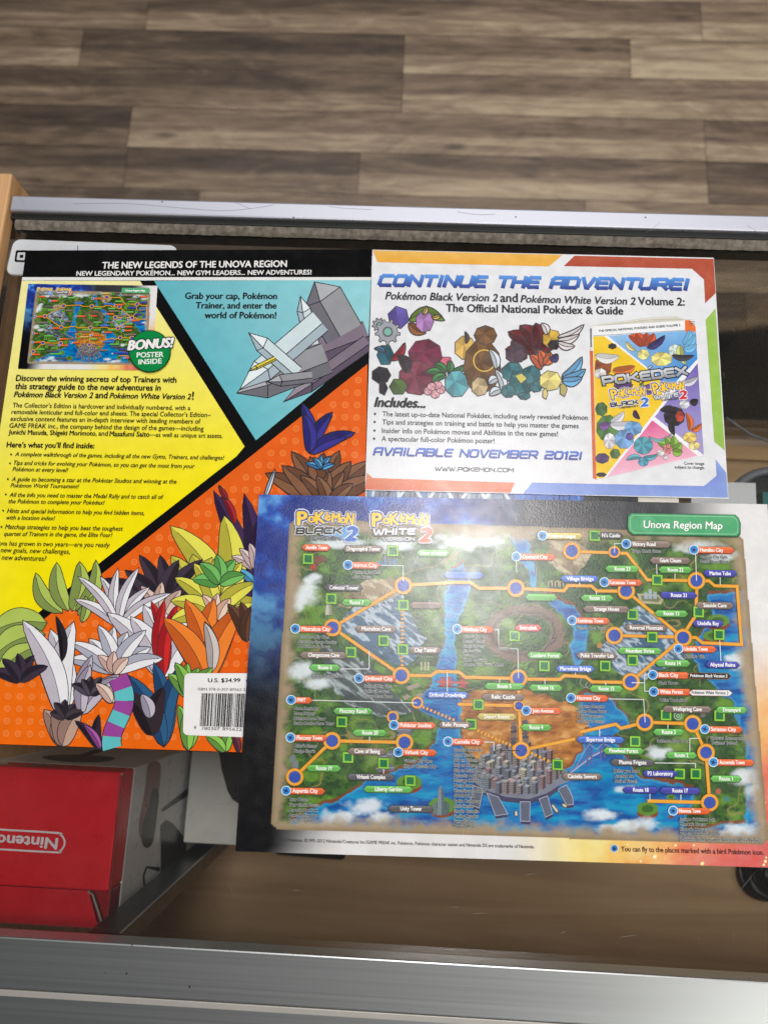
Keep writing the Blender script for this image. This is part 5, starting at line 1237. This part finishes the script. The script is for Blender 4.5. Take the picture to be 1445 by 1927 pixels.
def draw_plate(pr, d, words=True):
    c_, s, x0, x1, y, col, icon = d
    h, tp = 17.5, 17; sl = .014
    f = lambda x, dy: (x, y + dy + (x - (x0 + x1) / 2) * sl)
    if icon: P = [f(x0, -h), f(x1 - tp, -h), f(x1, 0), f(x1 - tp, h), f(x0, h)]
    else: P = [f(x0, 0), f(x0 + tp, -h), f(x1 - tp, -h), f(x1, 0), f(x1 - tp, h), f(x0 + tp, h)]
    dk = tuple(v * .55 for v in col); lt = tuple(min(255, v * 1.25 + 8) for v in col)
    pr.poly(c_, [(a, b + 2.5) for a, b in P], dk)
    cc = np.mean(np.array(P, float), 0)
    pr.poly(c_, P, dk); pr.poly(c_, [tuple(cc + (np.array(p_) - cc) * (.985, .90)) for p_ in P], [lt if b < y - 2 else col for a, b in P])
    if icon:
        pr.disc(c_, (icon, y - 2), 26, (226, 240, 248), 20); pr.disc(c_, (icon, y - 2), 22, (54, 144, 212), 20)
        pr.poly(c_, [(icon - 17, y - 9), (icon - 4, y - 7), (icon + 6, y - 16), (icon + 4, y - 4), (icon + 17, y), (icon + 4, y + 3), (icon + 8, y + 12), (icon - 2, y + 6), (icon - 12, y + 13), (icon - 7, y + 1)], (24, 52, 110))
    if words and s:
        nat = len(s) * (14 if len(s) < 4 else 10.1); av0 = (x0 + 22 if not icon else icon + 31); av1 = x1 - 19
        nat = min(nat, av1 - av0); a = av0 + 2 if icon else (av0 + av1 - nat) / 2; b = a + nat
        pr.text(c_, s, f(a, 9), f(b, 9), (252, 250, 246), .03, 0, 20)

def octagon(pr, crop, P, col): pr.poly(crop, P, col)
def title_plate(pr, words=True):
    P = [(716, 128), (1268, 138), (1286, 156), (1294, 180), (1293, 238), (1278, 253), (724, 243), (704, 224), (699, 200), (700, 148)]
    pr.poly('F', [(a + 2, b + 4) for a, b in P], (28, 78, 48)); pr.poly('F', P, (34, 104, 64))
    c = np.mean(np.array(P, float), 0); k = lambda sx, sy: [tuple(c + (np.array(p_) - c) * (sx, sy)) for p_ in P]
    pr.poly('F', k(.986, .93), (76, 166, 110)); pr.strip('F', k(.955, .80), 3, (150, 212, 170), True)
    pr.disc('F', (812, 190), 42, (86, 176, 122)); pr.disc('F', (812, 190), 26, (76, 166, 110))
    pr.text('F', 'Unova Region Map', (786, 207), (1200, 214), (246, 250, 244), .02 if words else .05, .12, 41, (46, 120, 76), .05)
def logos(pr):
    word_logo(pr, 'M', poke_letters(84, 68, 520, 142), (232, 236, 244)); word_logo(pr, 'M', poke_letters(762, 82, 510, 142), (236, 234, 240))
    pr.poly('M', [(430, 240), (520, 225), (655, 240), (620, 262), (668, 300), (600, 325), (540, 345), (450, 330), (320, 300)], (118, 168, 214)); pr.poly('M', [(270, 290), (330, 300), (420, 345), (310, 310)], (30, 30, 34))
    techno_logo(pr, 'M', 'BLACK', (78, 296), (506, 292), 66, (58, 58, 62), (30, 30, 34), (226, 226, 226), .26, .12, .10)
    pr.techno('M', 'VERSION', (180, 345), (492, 347), 36, (90, 90, 94), .26, .12, .3, (60, 60, 64), (190, 192, 194), .06)
    pr.text('M', '2', (524, 350), (634, 350), (70, 116, 196), .07, .2, 126, (234, 238, 246), .09)
    techno_logo(pr, 'M', 'WHITE', (772, 304), (1170, 300), 66, (232, 232, 232), (206, 206, 210), (66, 66, 72), .28, .12, .08)
    pr.techno('M', 'VERSION', (860, 354), (1160, 354), 34, (206, 206, 208), .26, .12, .3, None, (90, 90, 94), .08)
    pr.text('M', '2', (1196, 360), (1306, 360), (224, 106, 84), .07, .2, 126, (240, 236, 240), .09)
def city(pr):
    """the harbour city: grey quay with piers and blocks of flats seen from above the bay"""
    pr.poly('H', [(-110, 560), (-60, 500), (60, 440), (230, 430), (380, 560), (410, 610), (340, 640), (280, 680), (180, 712), (60, 700), (-60, 660), (-110, 620)], (120, 124, 138))
    pr.poly('H', [(-110, 620), (-60, 660), (60, 700), (180, 712), (280, 680), (340, 640), (342, 664), (282, 706), (182, 738), (58, 726), (-62, 686), (-112, 640)], (66, 62, 92))
    for P in [[(-40, 680), (20, 700), (70, 790), (6, 800)], [(-110, 640), (-60, 660), (-80, 760), (-130, 740)], [(136, 726), (188, 726), (186, 830), (138, 828)], [(236, 712), (280, 694), (306, 790), (270, 808)], [(336, 660), (380, 636), (412, 700), (416, 740), (380, 744)]]:
        pr.poly('H', [(a + 2, b + 16) for a, b in P], (60, 56, 84)); pr.poly('H', P, (94, 100, 118)); pr.strip('H', P, 3, (176, 182, 196), True)
    r_ = random.Random(4)
    for row, (yb, n, x0, x1) in enumerate([(478, 6, 10, 230), (502, 8, -30, 280), (526, 9, -60, 320), (552, 10, -80, 350), (578, 10, -95, 360), (604, 10, -95, 345), (630, 9, -80, 310), (656, 8, -55, 270), (682, 6, 0, 230)]):
        for i in range(n):
            x = x0 + (x1 - x0) * (i + .5) / n - 16 + r_.uniform(-5, 5); w = r_.uniform(28, 38); hh = r_.uniform(34, 74)
            base = r_.choice([(126, 130, 140), (150, 150, 146), (110, 114, 126), (160, 154, 140), (140, 126, 128), (118, 128, 136), (140, 112, 116)])
            pr.poly('H', [(x, yb), (x, yb - hh), (x + w * .55, yb - hh + 5), (x + w * .55, yb + 5)], base)
            pr.poly('H', [(x + w * .55, yb + 5), (x + w * .55, yb - hh + 5), (x + w, yb - hh - 3), (x + w, yb - 3)], tuple(v * .6 for v in base))
            pr.poly('H', [(x, yb - hh), (x + w * .45, yb - hh - 9), (x + w, yb - hh - 3), (x + w * .55, yb - hh + 5)], tuple(min(255, v * 1.2) for v in base))
            for k in range(int(hh / 11)):
                yy = yb - hh + 10 + k * 11
                pr.strip('H', [(x + 3, yy), (x + w * .5, yy + 4.5)], 3.4, tuple(v * .55 for v in base)); pr.strip('H', [(x + w * .6, yy + 5), (x + w * .95, yy - 1)], 3.4, tuple(v * .38 for v in base))
    for a, b in [((296, 730), (340, 790)), ((352, 734), (384, 756)), ((112, 768), (116, 806))]:
        leaf_boat(pr, a, b)
def leaf_boat(pr, a, b):
    a, b = np.array(a, float), np.array(b, float); d = b - a; n = np.array([-d[1], d[0]]) / np.linalg.norm(d) * 9
    pr.poly('H', [a, a + d * .3 + n, b - d * .15 + n, b, b - d * .15 - n, a + d * .3 - n], (90, 74, 66)); pr.poly('H', [a + d * .15, a + d * .3 + n * .6, b - d * .2 + n * .6, b - d * .2 - n * .6, a + d * .3 - n * .6], (214, 202, 176))
def landmarks(pr):
    # lighthouse, tower, drawbridge, stadium, suspension bridge as small printed drawings
    pr.poly('G', [(1062, 790), (1068, 660), (1082, 632), (1096, 660), (1104, 790)], (120, 134, 140)); pr.poly('G', [(1084, 640), (1096, 660), (1104, 790), (1086, 790)], (84, 98, 108)); pr.poly('G', [(1036, 735), (1060, 720), (1060, 790), (1040, 786)], (104, 118, 122)); pr.poly('G', [(1106, 720), (1128, 730), (1124, 784), (1106, 790)], (84, 98, 104))
    pr.poly('E', [(478, 715), (484, 660), (508, 660), (516, 715)], (186, 184, 160)); pr.poly('E', [(496, 660), (508, 660), (516, 715), (498, 715)], (140, 140, 120))
    for x in (1075, 1110, 1180): pr.poly('G', [(x, 120), (x + 8, 66), (x + 26, 66), (x + 34, 120)], (168, 62, 62)); 
    pr.strip('G', [(1064, 92), (1226, 98)], 12, (186, 74, 70)); pr.strip('G', [(1064, 116), (1226, 122)], 7, (120, 44, 48))
    pr.strip('H', [(400, 570), (520, 480), (600, 440)], 16, (96, 110, 160)); pr.strip('H', [(400, 574), (520, 484), (600, 444)], 5, (170, 184, 214))
    for x, y0, y1 in ((490, 410, 540), (512, 405, 528), (560, 410, 500), (582, 412, 494)): pr.strip('H', [(x, y0), (x, y1)], 9, (92, 86, 140))
    pr.strip('H', [(430, 540), (470, 470), (500, 420), (540, 450), (572, 418), (620, 440)], 3, (150, 160, 200))
    pr.poly('F', [(752, 552), (868, 560), (892, 580), (880, 610), (770, 604)], (176, 172, 132)); pr.poly('F', [(770, 562), (860, 568), (876, 582), (866, 598), (780, 592)], (116, 122, 92)); 
    for x, h in ((790, 34), (812, 50), (838, 36)): pr.poly('F', [(x, 580), (x, 580 - h), (x + 18, 582 - h), (x + 18, 582)], (160, 172, 180))
    pr.poly('E', [(392, 440), (410, 405), (476, 408), (482, 430), (440, 452), (430, 490), (414, 490), (412, 456)], (118, 70, 48)); pr.disc('E', (415, 462), 15, (180, 52, 44))
    for x in (285, 320, 345): pr.strip('F', [(x, 520), (x, 492), (x + 18, 485), (x + 18, 515)], 5, (186, 160, 130))
    pr.poly('E', [(930, 1010), (960, 985), (1040, 982), (1074, 1000), (1050, 1026), (960, 1028)], (96, 132, 60))
    for x in (980, 1000, 1016): pr.strip('E', [(x, 1005), (x, 960)], 8, (190, 176, 140))
    pr.poly('E', [(750, 440), (790, 420), (860, 425), (850, 452), (770, 456)], (56, 120, 160))
    for x in (775, 800, 822): pr.poly('E', [(x, 450), (x, 395), (x + 14, 395), (x + 14, 450)], (90, 88, 86))
    for x, y in ((290, 490), (305, 520)): pr.poly('G', [(x, y), (x + 16, y - 20), (x + 34, y - 12), (x + 30, y + 30), (x, y + 20)], (120, 126, 130))
    for x, y, w in ((760, 480, 40), (800, 470, 40), (740, 545, 60), (800, 540, 40), (840, 340, 90), (850, 370, 80)): pr.poly('G', [(x, y), (x + w * .4, y - 22), (x + w, y - 10), (x + w, y + 14), (x + w * .3, y + 20)], (106, 108, 124)); pr.strip('G', [(x + 4, y), (x + w * .9, y + 2)], 4, (166, 166, 176))
    for x, y in ((900, 120), (930, 110), (950, 160), (880, 170)): pr.poly('G', [(x, y), (x + 30, y - 14), (x + 44, y), (x + 14, y + 18)], (150, 138, 120))
    for x, y, cl in ((1165, 665, (170, 90, 70)), (1210, 705, (70, 130, 130)), (540, 820, (180, 130, 70)), (1085, 260, (110, 100, 100))): pr.poly('H' if cl != (180, 130, 70) else 'F', [(x, y), (x + 16, y - 12), (x + 30, y), (x + 26, y + 20), (x + 2, y + 20)], cl)
    for k in range(14): a = (105 if k % 2 else 165, 300 + k * 10); pr.poly('H', [(a[0] - 20, a[1]), (a[0], a[1] - 8), (a[0] + 16, a[1]), (a[0] + 12, a[1] + 14), (a[0] - 18, a[1] + 14)], [(84, 76, 80), (120, 96, 80), (60, 62, 72)][k % 3])
    pr.ring('H', (968, 272), 20, 5, (150, 190, 160)); pr.ring('H', (968, 272), 8, 5, (150, 190, 160)); pr.ring('H', (480, 95), 28, 5, (130, 130, 130)); pr.ring('H', (500, 110), 18, 4, (150, 150, 150))

rmap = thing('region_map', 'glossy region map poster with orange routes and green title plate, lying across the books', 'map poster', (*un(960, 1280, 0), 0))
mw_ = [tuple(un(*p_, MZ)) for p_ in MQ]
prism('poster_board', mw_, MZ - .0006, MZ - .00004, MAT_SHEET_MAP, rmap)
poster_sheet('terrain_print', MQ, MZ, 620, 430, MAT_MAP, rmap)
q = Print(MZ, MAT_MAP, .5); city(q); q.build('city_drawing', rmap)
q = Print(MZ, MAT_MAP, .5); landmarks(q); q.build('landmark_drawing', rmap)
for c_, pts in WIRES: q = Print(MZ, MAT_MAP, 5.6); q.strip(c_, pts, 4.2, (226, 230, 226)); q.build('pointer_line', rmap)
q = Print(MZ, MAT_MAP, 4); draw_routes(q); q.build('route_lines', rmap)
for c_ in BIG: q = Print(MZ, MAT_MAP, 5); draw_disc(q, c_, 16.2); q.build('town_marker', rmap)
for c_ in SMALL: q = Print(MZ, MAT_MAP, 5); draw_disc(q, c_, 11); q.build('town_marker', rmap)
for s_ in SQ: q = Print(MZ, MAT_MAP, 6); draw_square(q, *s_); q.build('landmark_marker', rmap)
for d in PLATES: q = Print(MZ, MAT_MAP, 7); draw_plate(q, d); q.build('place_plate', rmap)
for s, x0, x1, y, c0, c1 in [('Pokémon Black Version 2', 1015, 1247, 987, (16, 16, 18), (240, 240, 240)), ('Pokémon White Version 2', 1022, 1252, 1068, (238, 236, 236), (30, 30, 32))]:
    cr = 'F'; y = y if s.startswith('Pokémon B') else (1250 - 920 + 150 / 2.806 ) * 2.806
    q = Print(MZ, MAT_MAP, 9); P = [(x0, y), (x0 + 17, y - 17), (x1 - 17, y - 14), (x1, y + 2), (x1 - 17, y + 19), (x0 + 17, y + 16)]
    q.poly(cr, P, (150, 96, 50)); c = np.mean(np.array(P, float), 0); q.poly(cr, [tuple(c + (np.array(p_) - c) * (.98, .86)) for p_ in P], c0)
    q.text(cr, s, (x0 + 15, y + 6), (x1 - 22, y + 9), c1, .03, .15, 16); q.build('version_plate', rmap)
for c_, L in LISTS:
    q = Print(MZ, MAT_MAP, 7.5)
    for s, x0, y, x1 in L: q.text(c_, s, (x0, y), (x1, y + (x1 - x0) * .012), (30, 30, 32), .026, 0, 16, (196, 200, 196), .075)
    q.build('place_list', rmap)
q = Print(MZ, MAT_MAP, 8); title_plate(q); q.build('title_plate', rmap)
q = Print(MZ, MAT_MAP, 8); logos(q); q.build('version_logos', rmap)
q = Print(MZ, MAT_MAP, 2)
gx = (213 / 2.806 + 930 - 440) * 2.779
q.text('G', '©2012 Pokémon. ©1995–2012 Nintendo/Creatures Inc./GAME FREAK inc. Pokémon, Pokémon character names and Nintendo DS are trademarks of Nintendo.', (218, 925), (gx, (972 / 2.806) * 2.779), (60, 58, 58), .012)
q.text('H', 'You can fly to the places marked with a bird Pokémon icon.', (668, 987), (1420, 1007), (58, 24, 22), .016, 0, 26)
q.disc('H', (632, 972), 21, (226, 236, 244)); q.disc('H', (632, 972), 18, (60, 130, 190)); q.poly('H', [(619, 966), (629, 968), (637, 960), (636, 970), (646, 974), (636, 976), (638, 984), (630, 979), (622, 985), (626, 974)], (24, 46, 96))
for x, y, r in ((845, 1015, 9), (1095, 1052, 7), (1150, 925, 5), (955, 955, 5), (1050, 955, 4), (1420, 1058, 5), (1432, 1020, 4), (1428, 1040, 6), (700, 950, 4), (770, 1040, 5)): q.disc('H', (x, y), r * 1.5, (250, 214, 130)); q.disc('H', (x, y), r * .8, (255, 246, 214))
q.build('caption_text', rmap)

# the small picture of the same map on the guide's back cover
IQ = [(54, 534), (297, 537.7), (286, 697), (34.5, 694)]
inset = poster_sheet('inset_map_picture', IQ, PZ + .0004, 230, 160, MAT_BOOK, guide)
HI = homography(MQ, IQ)
q = Print(PZ + .0004, MAT_BOOK, 1, HI); city(q); draw_routes(q)
for c_ in BIG: draw_disc(q, c_, 17)
for s_ in SQ: draw_square(q, *s_)
for d in PLATES: draw_plate(q, d, False)
title_plate(q, False); logos(q)
q.build('inset_route_lines', inset)
# bonus badge
q = Print(PZ, MAT_BOOK, 12)
q.disc('A', (569, 447), 80, (28, 60, 34), 48); q.disc('A', (569, 446), 76, (12, 134, 66), 48)
q.text('A', 'BONUS!', (487, 442), (658, 430), WH, .06, .22, 38, (16, 16, 18), .12)
q.text('A', 'POSTER', (520, 470), (620, 467), WH, .03, 0, 20); q.text('A', 'INSIDE', (527, 496), (613, 492), WH, .03, 0, 20)
q.build('bonus_badge', guide)
